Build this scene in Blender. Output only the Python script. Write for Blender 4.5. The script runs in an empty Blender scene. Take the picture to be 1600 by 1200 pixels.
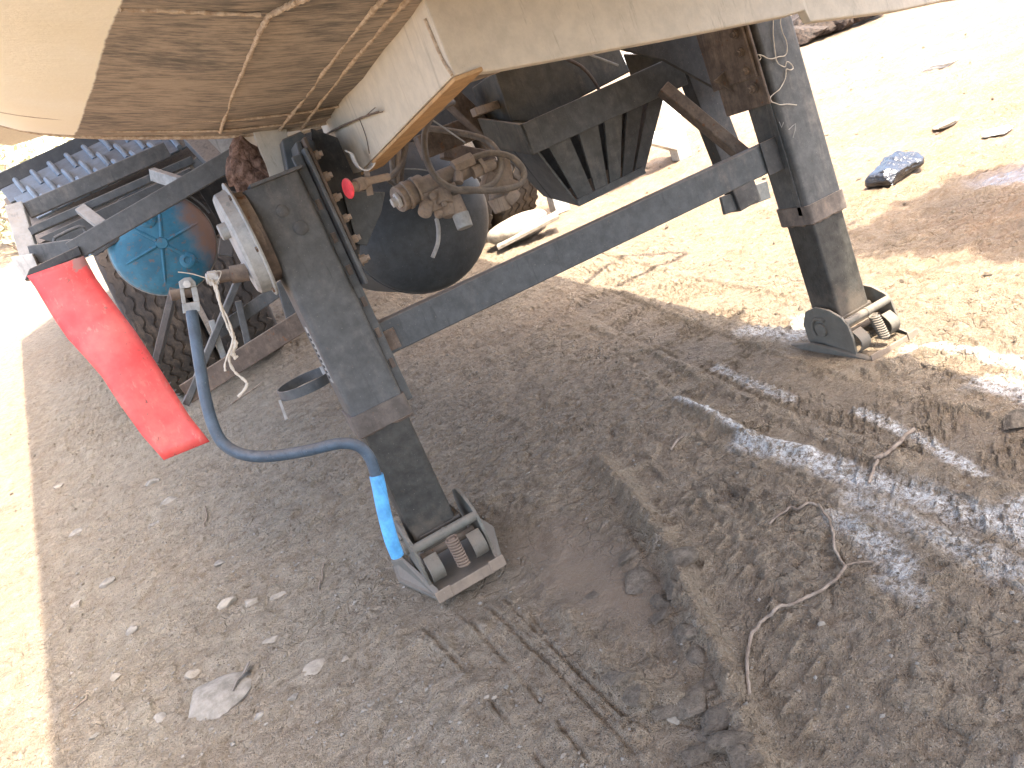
import bpy, bmesh, math, random
import numpy as np
from mathutils import Vector, Matrix
random.seed(7); rng = np.random.default_rng(11)
SC = bpy.context.scene
COL = SC.collection

# ------------------------------------------------------------------ camera, sky, sun, exposure
AL = math.radians(7.0)                      # the trailer stands nose-up by this much
CA, SA = math.cos(AL), math.sin(AL)
CAM = np.array([-0.218259, -1.757024, 0.853997])     # in the trailer's own frame
CR = np.array([0.853967, -0.361201, -0.374533])
CU = np.array([0.440024, 0.117149, 0.890312])
CF = np.array([0.277705, 0.925100, -0.258979])
FPX = 1252.4                                # focal length in pixels of the 1600 px wide photograph

def tw(P):                                  # trailer frame -> world
    x, y, z = P
    return Vector((x, y*CA + z*SA, -y*SA + z*CA))
def td(P):
    return np.array([P[0], P[1]*CA + P[2]*SA, -P[1]*SA + P[2]*CA])

cam = bpy.data.cameras.new('camera'); cam_o = bpy.data.objects.new('camera', cam); COL.objects.link(cam_o)
r, u, f = (Vector(td(v)) for v in (CR, CU, CF))
m = Matrix((r, u, -f)).transposed().to_4x4(); m.translation = tw(CAM)
cam_o.matrix_world = m
cam.sensor_width = 36.0; cam.lens = 36.0*FPX/1600.0; cam.clip_start = 0.02; cam.clip_end = 600
SC.camera = cam_o

SUN = Vector((0.23, -0.35, 1.0)).normalized()
elev = math.asin(SUN.z); azim = math.atan2(SUN.x, SUN.y)
world = bpy.data.worlds.new('World'); SC.world = world; world.use_nodes = True
wn = world.node_tree; wn.nodes.clear()
sky = wn.nodes.new('ShaderNodeTexSky'); sky.sky_type = 'NISHITA'; sky.sun_disc = False
sky.sun_elevation = elev; sky.sun_rotation = azim; sky.dust_density = 5.0; sky.air_density = 0.8; sky.ozone_density = 0.6
bgn = wn.nodes.new('ShaderNodeBackground'); bgn.inputs['Strength'].default_value = 0.15
wout = wn.nodes.new('ShaderNodeOutputWorld')
wn.links.new(sky.outputs[0], bgn.inputs[0]); wn.links.new(bgn.outputs[0], wout.inputs[0])
sl = bpy.data.lights.new('sun', 'SUN'); sl.energy = 2.1; sl.angle = math.radians(0.5); sl.color = (1.0, 0.91, 0.79)
so = bpy.data.objects.new('sun', sl); COL.objects.link(so)
so.rotation_euler = SUN.to_track_quat('Z', 'Y').to_euler(); so.location = (0, 0, 8)
SC.view_settings.view_transform = 'Standard'; SC.view_settings.look = 'None'
SC.view_settings.exposure = 3.1; SC.view_settings.gamma = 1.0; SC.view_settings.use_curve_mapping = False
SC.render.engine = 'CYCLES'
SC.cycles.max_bounces = 8; SC.cycles.diffuse_bounces = 5

# ------------------------------------------------------------------ measuring helpers
def ray(px, py): return CF + CR*(px-800)/FPX - CU*(py-600)/FPX
def on(px, py, ax, v):                      # point of the trailer frame on plane axis = v
    d = ray(px, py); t = (v-CAM[ax])/d[ax]
    return tuple(CAM + t*d)
def oY(px, py, Y): return on(px, py, 1, Y)
def oX(px, py, X): return on(px, py, 0, X)
def oZ(px, py, Z): return on(px, py, 2, Z)
CW = np.array(tw(CAM))
def gp(px, py, h=0.0):                      # point of the ground (world)
    d = td(ray(px, py)); t = (h-CW[2])/d[2]
    p = CW + t*d
    return (p[0], p[1], p[2])

# ------------------------------------------------------------------ mesh builder (world coordinates)
class MB:
    def __init__(s): s.v = []; s.f = []
    def add(s, vs, fs):
        b = len(s.v); s.v += [tuple(v) for v in vs]; s.f += [tuple(i+b for i in q) for q in fs]; return s
    def prism(s, poly, vec):
        n = len(poly); vec = Vector(vec)
        P = [Vector(p) for p in poly]; Q = [p+vec for p in P]
        nrm = Vector((0, 0, 0))
        for i in range(n): nrm += P[i].cross(P[(i+1) % n])
        flip = nrm.dot(vec) > 0
        fs = [tuple(range(n)), tuple(range(2*n-1, n-1, -1))] + [(i, i+n, (i+1) % n+n, (i+1) % n) for i in range(n)]
        if flip: fs = [tuple(reversed(q)) for q in fs]
        return s.add(P+Q, fs)
    def box(s, o, a, b, c):
        o, a, b, c = map(Vector, (o, a, b, c))
        return s.prism([o, o+a, o+a+b, o+b], c)
    def tbox(s, x0, x1, y0, y1, z0, z1):    # box aligned to the trailer
        P = [tw(p) for p in ((x0, y0, z0), (x1, y0, z0), (x1, y1, z0), (x0, y1, z0))]
        return s.prism(P, tw((0, 0, z1-z0)))
    def tprism(s, poly, vec): return s.prism([tw(p) for p in poly], tw(vec))
    def bar(s, p, q, w, h, up):             # rectangular bar from p to q; w across, h along up
        p, q, up = Vector(p), Vector(q), Vector(up)
        d = (q-p).normalized(); sd = d.cross(up).normalized(); uu = sd.cross(d).normalized()
        o = p-sd*w/2-uu*h/2
        return s.box(o, sd*w, uu*h, q-p)
    def tbar(s, p, q, w, h, up=(0, 0, 1)): return s.bar(tw(p), tw(q), w, h, tw(up))
    def lathe(s, o, ax, prof, n=24, caps=True):       # prof: (distance along axis, radius)
        o, ax = Vector(o), Vector(ax).normalized()
        e1 = ax.orthogonal().normalized(); e2 = ax.cross(e1)
        vs = []; fs = []
        for (t, r_) in prof:
            for k in range(n):
                a = 2*math.pi*k/n
                vs.append(o+ax*t+(e1*math.cos(a)+e2*math.sin(a))*r_)
        for i in range(len(prof)-1):
            for k in range(n):
                k2 = (k+1) % n
                fs.append((i*n+k, i*n+k2, (i+1)*n+k2, (i+1)*n+k))
        if caps:
            fs.append(tuple(range(n-1, -1, -1))); fs.append(tuple((len(prof)-1)*n+k for k in range(n)))
        return s.add(vs, fs)
    def cyl(s, p, q, r0, r1=None, n=20):
        p, q = Vector(p), Vector(q)
        return s.lathe(p, q-p, [(0, r0), ((q-p).length, r1 if r1 is not None else r0)], n)
    def tcyl(s, p, q, r0, r1=None, n=20): return s.cyl(tw(p), tw(q), r0, r1, n)
    def tube(s, pts, r_, n=10, sub=6, smooth=True, jit=0.0):
        P = [Vector(p) for p in pts]
        R = r_ if isinstance(r_, (list, tuple)) else [r_]*len(P)
        if smooth and len(P) > 2:
            Q = []; RR = []
            for i in range(len(P)-1):
                a = P[max(i-1, 0)]; b = P[i]; c = P[i+1]; d = P[min(i+2, len(P)-1)]
                for k in range(sub):
                    t = k/sub
                    Q.append(0.5*((2*b)+(c-a)*t+(2*a-5*b+4*c-d)*t*t+(3*b-a-3*c+d)*t**3))
                    RR.append(R[i]*(1-t)+R[i+1]*t)
            Q.append(P[-1]); RR.append(R[-1])
        else: Q, RR = P, R
        vs = []; fs = []; nrm = None
        for i, p in enumerate(Q):
            d = (Q[min(i+1, len(Q)-1)]-Q[max(i-1, 0)]).normalized()
            if nrm is None: nrm = d.orthogonal().normalized()
            else:
                nrm = nrm-d*nrm.dot(d)
                nrm = nrm.normalized() if nrm.length > 1e-6 else d.orthogonal().normalized()
            b = d.cross(nrm); rr = RR[i]*(1+random.uniform(-jit, jit))
            for k in range(n):
                a = 2*math.pi*k/n
                vs.append(p+(nrm*math.cos(a)+b*math.sin(a))*rr)
        for i in range(len(Q)-1):
            for k in range(n):
                k2 = (k+1) % n
                fs.append((i*n+k, i*n+k2, (i+1)*n+k2, (i+1)*n+k))
        fs.append(tuple(range(n-1, -1, -1))); fs.append(tuple((len(Q)-1)*n+k for k in range(n)))
        return s.add(vs, fs)
    def strip(s, pts, wvec, th):            # flat strap following pts; width vector, thickness
        P = [Vector(p) for p in pts]; w = Vector(wvec)
        vs = []; fs = []
        for i, p in enumerate(P):
            d = (P[min(i+1, len(P)-1)]-P[max(i-1, 0)]).normalized()
            nn = d.cross(w).normalized()*th/2
            vs += [p-w/2-nn, p+w/2-nn, p+w/2+nn, p-w/2+nn]
        for i in range(len(P)-1):
            a = i*4; b = a+4
            for k in range(4): fs.append((a+k, a+(k+1) % 4, b+(k+1) % 4, b+k))
        fs += [(3, 2, 1, 0), tuple(len(vs)-4+k for k in range(4))]
        return s.add(vs, fs)
    def mesh(s, name, off=(0, 0, 0)):
        me = bpy.data.meshes.new(name); o = Vector(off)
        me.from_pydata([tuple(Vector(v)-o) for v in s.v], [], s.f); me.update()
        bm = bmesh.new(); bm.from_mesh(me); bmesh.ops.recalc_face_normals(bm, faces=bm.faces); bm.to_mesh(me); bm.free()
        return me
ORIGIN = {}
def finish(o, me, bevel=0.0, smooth=False, seg=2):
    if smooth:
        me.polygons.foreach_set('use_smooth', [True]*len(me.polygons))
        if hasattr(me, 'set_sharp_from_angle'): me.set_sharp_from_angle(angle=math.radians(38))
    if bevel:
        b = o.modifiers.new('edge', 'BEVEL'); b.width = bevel; b.segments = seg; b.limit_method = 'ANGLE'; b.angle_limit = math.radians(40)
        b.harden_normals = False
def thing(name, label, cat, loc=(0, 0, 0), group=None):
    o = bpy.data.objects.new(name, None); COL.objects.link(o); o.empty_display_size = 0.1
    o.location = loc; o['label'] = label; o['category'] = cat
    if group: o['group'] = group
    ORIGIN[o.name] = Vector(loc); return o
def part(name, mb, mat, parent, bevel=0.0, smooth=False, label=None, kind=None, seg=2):
    off = ORIGIN[parent.name]
    me = mb.mesh(name, off); me.materials.append(mat)
    o = bpy.data.objects.new(name, me); COL.objects.link(o); o.parent = parent
    ORIGIN[o.name] = off
    if label: o['label'] = label
    if kind: o['kind'] = kind
    finish(o, me, bevel, smooth, seg); return o
def solo(name, mb, mat, label, cat, loc, group=None, bevel=0.0, smooth=False):
    me = mb.mesh(name, loc); me.materials.append(mat)
    o = bpy.data.objects.new(name, me); COL.objects.link(o); o.location = loc
    o['label'] = label; o['category'] = cat
    if group: o['group'] = group
    ORIGIN[o.name] = Vector(loc); finish(o, me, bevel, smooth); return o
def inst(name, me, parent, pos, axis=None, spin=0.0, scale=1.0, label=None):      # a repeat of a piece that shares its mesh
    o = bpy.data.objects.new(name, me); COL.objects.link(o); o.parent = parent
    o.location = Vector(pos)-ORIGIN[parent.name]
    if axis is not None:
        q = Vector(axis).to_track_quat('Z', 'Y')
        o.rotation_euler = (q.to_matrix() @ Matrix.Rotation(spin, 3, 'Z')).to_euler()
    o.scale = (scale,)*3 if not isinstance(scale, tuple) else scale
    if label: o['label'] = label
    return o

# ------------------------------------------------------------------ materials
class NT:
    def __init__(s, name):
        s.m = bpy.data.materials.new(name); s.m.use_nodes = True; s.t = s.m.node_tree; s.t.nodes.clear()
        s.out = s.n('ShaderNodeOutputMaterial'); s.b = s.n('ShaderNodeBsdfPrincipled')
        s.l(s.b.outputs[0], s.out.inputs['Surface'])
        s.geo = s.n('ShaderNodeNewGeometry'); s.pos = s.geo.outputs['Position']
    def n(s, t): return s.t.nodes.new(t)
    def l(s, a, b): s.t.links.new(a, b)
    def put(s, sock, v):
        if hasattr(v, 'is_output'): s.l(v, sock)
        else: sock.default_value = v
    def map(s, scale=(1, 1, 1), rot=(0, 0, 0), src=None):
        m_ = s.n('ShaderNodeMapping'); m_.inputs['Scale'].default_value = scale; m_.inputs['Rotation'].default_value = rot
        s.l(src or s.pos, m_.inputs[0]); return m_.outputs[0]
    def noise(s, scale, detail=4, rough=0.55, vec=None, dist=0.0):
        x = s.n('ShaderNodeTexNoise'); x.inputs['Scale'].default_value = scale; x.inputs['Detail'].default_value = detail
        x.inputs['Roughness'].default_value = rough; x.inputs['Distortion'].default_value = dist
        s.l(vec or s.pos, x.inputs['Vector']); return x.outputs[0]
    def voro(s, scale, feature='F1', out='Distance', vec=None, rand=1.0):
        x = s.n('ShaderNodeTexVoronoi'); x.feature = feature; x.inputs['Scale'].default_value = scale; x.inputs['Randomness'].default_value = rand
        s.l(vec or s.pos, x.inputs['Vector']); return x.outputs[out]
    def ramp(s, fac, a, b, lo=0.0, hi=1.0):
        x = s.n('ShaderNodeMapRange'); x.interpolation_type = 'SMOOTHSTEP'
        x.inputs['From Min'].default_value = a; x.inputs['From Max'].default_value = b
        x.inputs['To Min'].default_value = lo; x.inputs['To Max'].default_value = hi
        s.l(fac, x.inputs['Value']); return x.outputs[0]
    def math(s, op, a, b=0.0, c=0.0):
        x = s.n('ShaderNodeMath'); x.operation = op
        for i, v in enumerate((a, b, c)): s.put(x.inputs[i], v)
        return x.outputs[0]
    def mix(s, fac, a, b, mode='MIX'):
        x = s.n('ShaderNodeMix'); x.data_type = 'RGBA'; x.blend_type = mode
        s.put(x.inputs[0], fac)
        for k, v in ((6, a), (7, b)):
            s.put(x.inputs[k], v if hasattr(v, 'is_output') else (*v, 1.0)[:4])
        return x.outputs[2]
    def attr(s, name, out='Color'):
        x = s.n('ShaderNodeAttribute'); x.attribute_name = name; return x.outputs[out]
    def sep(s, v):
        x = s.n('ShaderNodeSeparateXYZ'); s.l(v, x.inputs[0]); return x.outputs
    def bump(s, h, strength=0.5, dist=0.01, prev=None):
        x = s.n('ShaderNodeBump'); x.inputs['Strength'].default_value = strength; x.inputs['Distance'].default_value = dist
        s.l(h, x.inputs['Height'])
        if prev: s.l(prev, x.inputs['Normal'])
        return x.outputs[0]
    def done(s, col, rough=0.8, normal=None, metal=0.0, spec=0.3):
        s.put(s.b.inputs['Base Color'], col if hasattr(col, 'is_output') else (*col, 1.0)[:4])
        s.put(s.b.inputs['Roughness'], rough); s.put(s.b.inputs['Metallic'], metal)
        s.b.inputs['Specular IOR Level'].default_value = spec
        if normal: s.l(normal, s.b.inputs['Normal'])
        return s.m
DUST = (0.36, 0.27, 0.19)
RUST = (0.16, 0.075, 0.035)
def painted(name, col, dust=0.35, rust=0.2, rough=0.55, dcol=DUST, bscale=1.0, var=0.25, spec=0.4, top=0.55):
    t = NT(name)
    big = t.noise(3.2, 5, 0.6); mid = t.noise(30.0, 7, 0.7); fine = t.noise(140.0, 4, 0.6); streak = t.noise(1.0, 6, 0.7, t.map((38, 38, 4.5)))
    c = t.mix(t.ramp(mid, 0.3, 0.7), tuple(v*(1-var) for v in col), tuple(min(1, v*(1+var)) for v in col))
    up = t.ramp(t.sep(t.geo.outputs['Normal'])[2], 0.15, 0.95)
    dm = t.ramp(t.math('ADD', t.math('MULTIPLY', streak, 0.35), t.math('MULTIPLY_ADD', mid, 0.25, t.math('MULTIPLY', big, 0.40))), 0.60-0.3*dust, 0.92-0.25*dust)
    dm = t.math('MINIMUM', t.math('ADD', t.math('MULTIPLY', dm, min(1, 0.4+dust)), t.math('MULTIPLY', up, top)), 1.0)
    dm = t.math('MULTIPLY', dm, t.ramp(fine, 0.2, 0.62, 0.45, 1.0))
    c = t.mix(dm, c, dcol)
    run = t.ramp(t.noise(1.0, 5, 0.7, t.map((62, 62, 2.6))), 0.57, 0.68); c = t.mix(t.math('MULTIPLY', run, 0.45), c, tuple(v*0.45 for v in col))
    low = t.math('ADD', t.sep(t.pos)[2], t.math('MULTIPLY', t.math('SUBTRACT', t.noise(17, 6, 0.7), 0.5), 0.30)); c = t.mix(t.ramp(low, 0.20, 0.08, 0, 0.55), c, (0.135, 0.105, 0.075))
    chip = t.ramp(t.noise(75.0, 6, 0.75), 0.66, 0.675); c = t.mix(t.math('MULTIPLY', chip, min(0.8, rust*2.4)), c, (0.15, 0.085, 0.05))
    rs = t.ramp(t.noise(48.0, 6, 0.7), 0.72-0.16*rust, 0.76-0.14*rust)
    c = t.mix(t.math('MULTIPLY', rs, min(1.0, rust*2.0)), c, RUST)
    speck = t.ramp(t.noise(330.0, 2, 0.5), 0.70, 0.76)
    c = t.mix(t.math('MULTIPLY', speck, 0.35), c, (0.4, 0.36, 0.3))
    ro = t.mix(dm, (rough,)*3, (0.92,)*3)
    nb = t.bump(mid, 0.25*bscale, 0.004); nb = t.bump(fine, 0.35*bscale, 0.0012, nb)
    return t.done(c, ro, nb, 0.0, spec)
M = {}
M['slate'] = painted('slate_painted_steel', (0.070, 0.071, 0.067), 0.42, 0.25, dcol=(0.30, 0.25, 0.20))
M['bluegrey'] = painted('blue_grey_painted_steel', (0.064, 0.069, 0.069), 0.32, 0.22)
M['brownsteel'] = painted('rusty_brown_steel', (0.095, 0.070, 0.052), 0.55, 0.7, 0.75)
M['darksteel'] = painted('dark_dusty_steel', (0.045, 0.045, 0.043), 0.35, 0.35, 0.7)
M['grease'] = painted('greasy_dark_steel', (0.034, 0.033, 0.028), 0.15, 0.08, 0.42, (0.13, 0.10, 0.07), 1.3, 0.4)
M['greytank'] = painted('black_tank_paint', (0.036, 0.042, 0.045), 0.18, 0.05, 0.48, (0.17, 0.125, 0.085), 0.6)
M['foot'] = painted('grey_green_cast_steel', (0.105, 0.112, 0.095), 0.42, 0.3, 0.7, (0.26, 0.20, 0.145))
M['pale'] = painted('pale_grey_painted_steel', (0.28, 0.28, 0.26), 0.38, 0.22, 0.6)
M['valve'] = painted('dust_coated_castings', (0.20, 0.16, 0.125), 0.85, 0.1, 0.85)
M['hose'] = painted('dusty_rubber_hose', (0.12, 0.10, 0.08), 0.6, 0.0, 0.75, (0.33, 0.26, 0.18))
M['crank'] = painted('blue_crank_paint', (0.045, 0.070, 0.095), 0.15, 0.3, 0.45, top=0.3)
M['grip'] = painted('light_blue_grip', (0.09, 0.33, 0.60), 0.08, 0.2, 0.5, top=0.25)
M['galv'] = painted('galvanised_bracket', (0.48, 0.46, 0.42), 0.3, 0.15, 0.45)
M['rusty'] = painted('rusty_spring_steel', (0.17, 0.105, 0.075), 0.5, 0.5, 0.8)
M['rubber'] = painted('dusty_tyre_rubber', (0.040, 0.034, 0.029), 0.45, 0.0, 0.9, (0.24, 0.165, 0.10))
M['collar'] = painted('dusty_worn_collar', (0.095, 0.080, 0.066), 0.6, 0.3, 0.75, (0.27, 0.20, 0.15))
M['redknob'] = painted('red_plastic_knob', (0.72, 0.06, 0.07), 0.12, 0.0, 0.4)
M['white'] = painted('white_painted_steel', (0.72, 0.73, 0.70), 0.2, 0.15, 0.5)
M['cream'] = painted('cream_skirt_paint', (0.50, 0.44, 0.345), 0.25, 0.06, 0.55, (0.40, 0.30, 0.20), var=0.10)
M['orange'] = painted('orange_dusted_underside', (0.42, 0.255, 0.115), 0.6, 0.15, 0.8, (0.40, 0.235, 0.10))
M['post'] = painted('olive_brown_box', (0.075, 0.066, 0.048), 0.35, 0.2, 0.6)

wq = tw(oY(138, 432, .57)); WORN_A = wq.z*1.6+wq.x*1.5+0.21
def mat_flap():
    t = NT('red_mud_flap_plastic')
    mid = t.noise(14, 5, 0.6); sp = t.ramp(t.noise(70, 5, 0.65), 0.64, 0.70); fine = t.noise(220, 3)
    c = t.mix(t.ramp(mid, 0.3, 0.75), (0.56, 0.048, 0.045), (0.72, 0.085, 0.072))
    s = t.sep(t.pos)
    edge = t.ramp(t.noise(9, 6, 0.7), 0.60, 0.66)
    c = t.mix(t.math('MULTIPLY', sp, 0.75), c, (0.12, 0.055, 0.04))
    c = t.mix(t.math('MULTIPLY', edge, 0.25), c, (0.45, 0.2, 0.14))
    scuff = t.ramp(t.noise(1.0, 6, 0.75, t.map((60, 60, 7), (0.3, 0.35, 0))), 0.56, 0.70); c = t.mix(t.math('MULTIPLY', scuff, 0.45), c, (0.52, 0.26, 0.20))
    film = t.ramp(t.noise(4.5, 5, 0.65), 0.40, 0.72); c = t.mix(t.math('MULTIPLY', film, 0.32), c, (0.46, 0.27, 0.20))
    nick = t.ramp(t.noise(34, 6, 0.75), 0.655, 0.675); c = t.mix(t.math('MULTIPLY', nick, 0.85), c, (0.10, 0.05, 0.04))
    worn = t.ramp(t.math('ADD', t.math('MULTIPLY', s[2], 1.6), t.math('ADD', t.math('MULTIPLY', s[0], 1.5), t.math('MULTIPLY', t.noise(26, 5, 0.7), 0.42))), WORN_A, WORN_A+0.035)
    c = t.mix(t.math('MULTIPLY', worn, 0.8), c, (0.24, 0.17, 0.14))
    nb = t.bump(mid, 0.3, 0.006); nb = t.bump(fine, 0.2, 0.001, nb)
    return t.done(c, 0.5, nb, 0, 0.35)
M['flap'] = mat_flap()

def mat_blue():
    t = NT('blue_tank_paint_with_rust_dust')
    mid = t.noise(16, 6, 0.65); big = t.noise(5, 3); fine = t.noise(160, 4)
    c = t.mix(t.ramp(mid, 0.3, 0.7), (0.022, 0.125, 0.20), (0.045, 0.20, 0.30))
    s = t.sep(t.pos)
    side = t.math('ADD', s[0], t.math('MULTIPLY', t.math('SUBTRACT', mid, 0.5), 0.16))
    dm = t.ramp(side, -0.215, -0.13, 0.0, 0.9)
    sp = t.ramp(t.noise(60, 5, 0.7), 0.56, 0.66, 0, 0.6)
    c = t.mix(t.math('MAXIMUM', dm, sp), c, (0.22, 0.115, 0.065))
    nb = t.bump(fine, 0.3, 0.0012)
    return t.done(c, t.mix(dm, (0.45,)*3, (0.9,)*3), nb, 0, 0.4)
M['blue'] = mat_blue()

def mat_barrel():
    t = NT('tank_paint_sunlit_and_road_dirt')
    s = t.sep(t.pos)
    # road dirt: streaks run across the belly
    st = t.noise(1.0, 7, 0.68, t.map((5.0, 95.0, 60.0)), 0.3)
    st2 = t.noise(1.0, 6, 0.7, t.map((14.0, 260.0, 170.0)), 0.2)
    big = t.noise(4.0, 4, 0.6); fine = t.noise(210, 4, 0.7)
    k = t.math('ADD', t.math('MULTIPLY', st, 0.48), t.math('ADD', t.math('MULTIPLY', st2, 0.26), t.math('MULTIPLY', big, 0.34)))
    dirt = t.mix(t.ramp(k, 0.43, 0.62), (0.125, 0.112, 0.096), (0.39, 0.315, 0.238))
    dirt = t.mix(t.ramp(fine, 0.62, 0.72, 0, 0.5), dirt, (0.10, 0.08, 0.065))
    sunlit_cream = t.mix(t.ramp(big, 0.3, 0.7), (0.88, 0.81, 0.64), (0.90, 0.85, 0.71))  # painted sunlight: bright cream stands for the sunlit flank, up to a straight edge
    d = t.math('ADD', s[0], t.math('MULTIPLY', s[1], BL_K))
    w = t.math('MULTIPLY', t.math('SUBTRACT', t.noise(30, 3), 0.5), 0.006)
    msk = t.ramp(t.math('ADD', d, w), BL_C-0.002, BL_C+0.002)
    c = t.mix(msk, sunlit_cream, dirt)
    nb = t.bump(st, 0.35, 0.004); nb = t.bump(fine, 0.35, 0.0015, nb)
    return t.done(c, 0.75, nb, 0, 0.25)
b0, b1 = tw(oY(125, 185, 0.10)), tw(oY(190, 0, -0.55))
p_ = tw(oZ(190, 0, 1.20))
# ------------------------------------------------------------------ barrel section (half profile: x, z), trailer frame, centre x = 0.66
XC = 0.66
HALF = [(0.66, 1.047), (0.40, 1.056), (0.28, 1.066), (0.156, 1.083), (0.06, 1.104), (-0.026, 1.126), (-0.152, 1.170), (-0.298, 1.226),
        (-0.424, 1.297), (-0.485, 1.40), (-0.51, 1.55), (-0.51, 1.75), (-0.44, 2.0), (-0.25, 2.3), (0.1, 2.5), (0.66, 2.58)]
def barrel_z(x):
    xs = [p[0] for p in HALF[:10]][::-1]; zs = [p[1] for p in HALF[:10]][::-1]
    return float(np.interp(x if x <= XC else 2*XC-x, xs, zs))
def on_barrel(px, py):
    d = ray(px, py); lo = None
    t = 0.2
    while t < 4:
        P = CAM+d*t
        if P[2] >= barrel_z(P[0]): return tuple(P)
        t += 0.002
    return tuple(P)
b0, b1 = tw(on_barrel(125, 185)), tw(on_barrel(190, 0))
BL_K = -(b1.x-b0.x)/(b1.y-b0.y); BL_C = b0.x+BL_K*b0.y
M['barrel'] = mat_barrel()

def mat_crust():
    t = NT('caked_road_dirt')
    a = t.noise(90, 6, 0.7)
    c = t.mix(t.ramp(a, 0.35, 0.65), (0.34, 0.25, 0.17), (0.54, 0.43, 0.31))
    return t.done(c, 0.95, t.bump(a, 0.8, 0.004), 0, 0.1)
M['crust'] = mat_crust()
def mat_mudnest():
    t = NT('caked_brown_mud'); a = t.noise(60, 7, 0.7); v = t.voro(45, 'DISTANCE_TO_EDGE')
    c = t.mix(t.ramp(a, 0.35, 0.65), (0.085, 0.05, 0.035), (0.24, 0.15, 0.11))
    return t.done(c, 0.95, t.bump(v, 0.9, 0.006, t.bump(a, 0.7, 0.006)), 0, 0.1)
M['mudnest'] = mat_mudnest()
def mat_twine():
    t = NT('frayed_twine'); a = t.noise(300, 3)
    return t.done(t.mix(a, (0.42, 0.36, 0.28), (0.62, 0.56, 0.46)), 0.95, None, 0, 0.1)
M['twine'] = mat_twine()
def mat_bag():
    t = NT('black_plastic_film'); a = t.noise(30, 4, 0.6)
    return t.done((0.012, 0.013, 0.015), 0.22, t.bump(a, 0.5, 0.02), 0, 0.7)
M['bag'] = mat_bag()
def mat_stone(name, a, b):
    t = NT(name); n1 = t.noise(35, 6, 0.65); n2 = t.noise(240, 3)
    return t.done(t.mix(t.ramp(n1, 0.3, 0.7), a, b), 0.92, t.bump(n1, 0.6, 0.008, t.bump(n2, 0.4, 0.0015)), 0, 0.2)
M['stone'] = mat_stone('grey_stone', (0.145, 0.128, 0.102), (0.26, 0.232, 0.19))
M['stone2'] = mat_stone('tan_stone', (0.195, 0.165, 0.125), (0.31, 0.268, 0.208))
def mat_clod():
    t = NT('caked_mud_clod'); n1 = t.noise(55, 7, 0.7); n2 = t.noise(280, 4, 0.65); n3 = t.noise(13, 3)
    c = t.mix(t.ramp(n1, 0.3, 0.7), (0.145, 0.115, 0.083), (0.325, 0.262, 0.190)); c = t.mix(t.ramp(n3, 0.35, 0.65, 0, 0.5), c, (0.14, 0.115, 0.088))
    c = t.mix(t.ramp(n2, 0.6, 0.72, 0, 0.5), c, (0.33, 0.28, 0.21))
    return t.done(c, 0.95, t.bump(n2, 1.0, 0.005, t.bump(n1, 1.0, 0.02)), 0, 0.15)
M['clod'] = mat_clod()
M['rubbish'] = mat_stone('dark_rubbish', (0.02, 0.018, 0.016), (0.075, 0.055, 0.042))
M['wood'] = mat_stone('dry_twig', (0.15, 0.11, 0.08), (0.30, 0.24, 0.18))
M['grass'] = mat_stone('dry_grass_bank', (0.36, 0.37, 0.22), (0.52, 0.50, 0.34))
M['guard'] = painted('blue_grey_mudguard', (0.105, 0.135, 0.16), 0.12, 0.12, 0.45, top=0.15)
M['guard2'] = painted('slate_mudguard', (0.075, 0.095, 0.112), 0.15, 0.15, 0.5, top=0.15)
# ------------------------------------------------------------------ the ground: one sheet to the horizon, finely modelled near the trailer
def axis(lo, hi, a, b, step, grow=1.06, cap=6.0):       # fine between a and b, growing outwards
    mid = list(np.arange(a, b, step)); s_ = step; x = mid[-1]; R_ = []
    while x < hi: s_ = min(s_*grow, cap); x += s_; R_.append(x)
    s_ = step; x = a; L_ = []
    while x > lo: s_ = min(s_*grow, cap); x -= s_; L_.append(x)
    return np.array(L_[::-1]+mid+R_)
gx = axis(-80, 90, -1.15, 1.65, 0.0042, 1.028); gy = axis(-6, 120, -1.20, 0.55, 0.0042, 1.0135)
NX, NY = len(gx), len(gy)
X, Y = np.meshgrid(gx, gy)
def gnoise(x, y, seed):
    xi = np.floor(x).astype(np.int64); yi = np.floor(y).astype(np.int64); fx = x-xi; fy = y-yi
    def h(i, j):
        n = (i*374761393+j*668265263+seed*1442695041) & 0xffffffff
        n = ((n ^ (n >> 13))*1274126177) & 0xffffffff
        n = n ^ (n >> 16)
        return (n & 0xffff)/65535.0*2*np.pi
    def g(i, j, dx, dy):
        a = h(i, j); return np.cos(a)*dx+np.sin(a)*dy
    u = fx*fx*fx*(fx*(fx*6-15)+10); v = fy*fy*fy*(fy*(fy*6-15)+10)
    a = g(xi, yi, fx, fy); b = g(xi+1, yi, fx-1, fy); c = g(xi, yi+1, fx, fy-1); d = g(xi+1, yi+1, fx-1, fy-1)
    return ((a*(1-u)+b*u)*(1-v)+(c*(1-u)+d*u)*v)*1.5
def fbm(x, y, f, o, seed, gain=0.5, ridged=False):
    t = 0; A = 1.0; N = 0
    for k in range(o):
        n = gnoise(x*f+k*17.3, y*f-k*9.1, seed+k)
        if ridged: n = 1-2*np.abs(n)
        t = t+A*n; N += A; A *= gain; f *= 2.03
    return t/N
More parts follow.
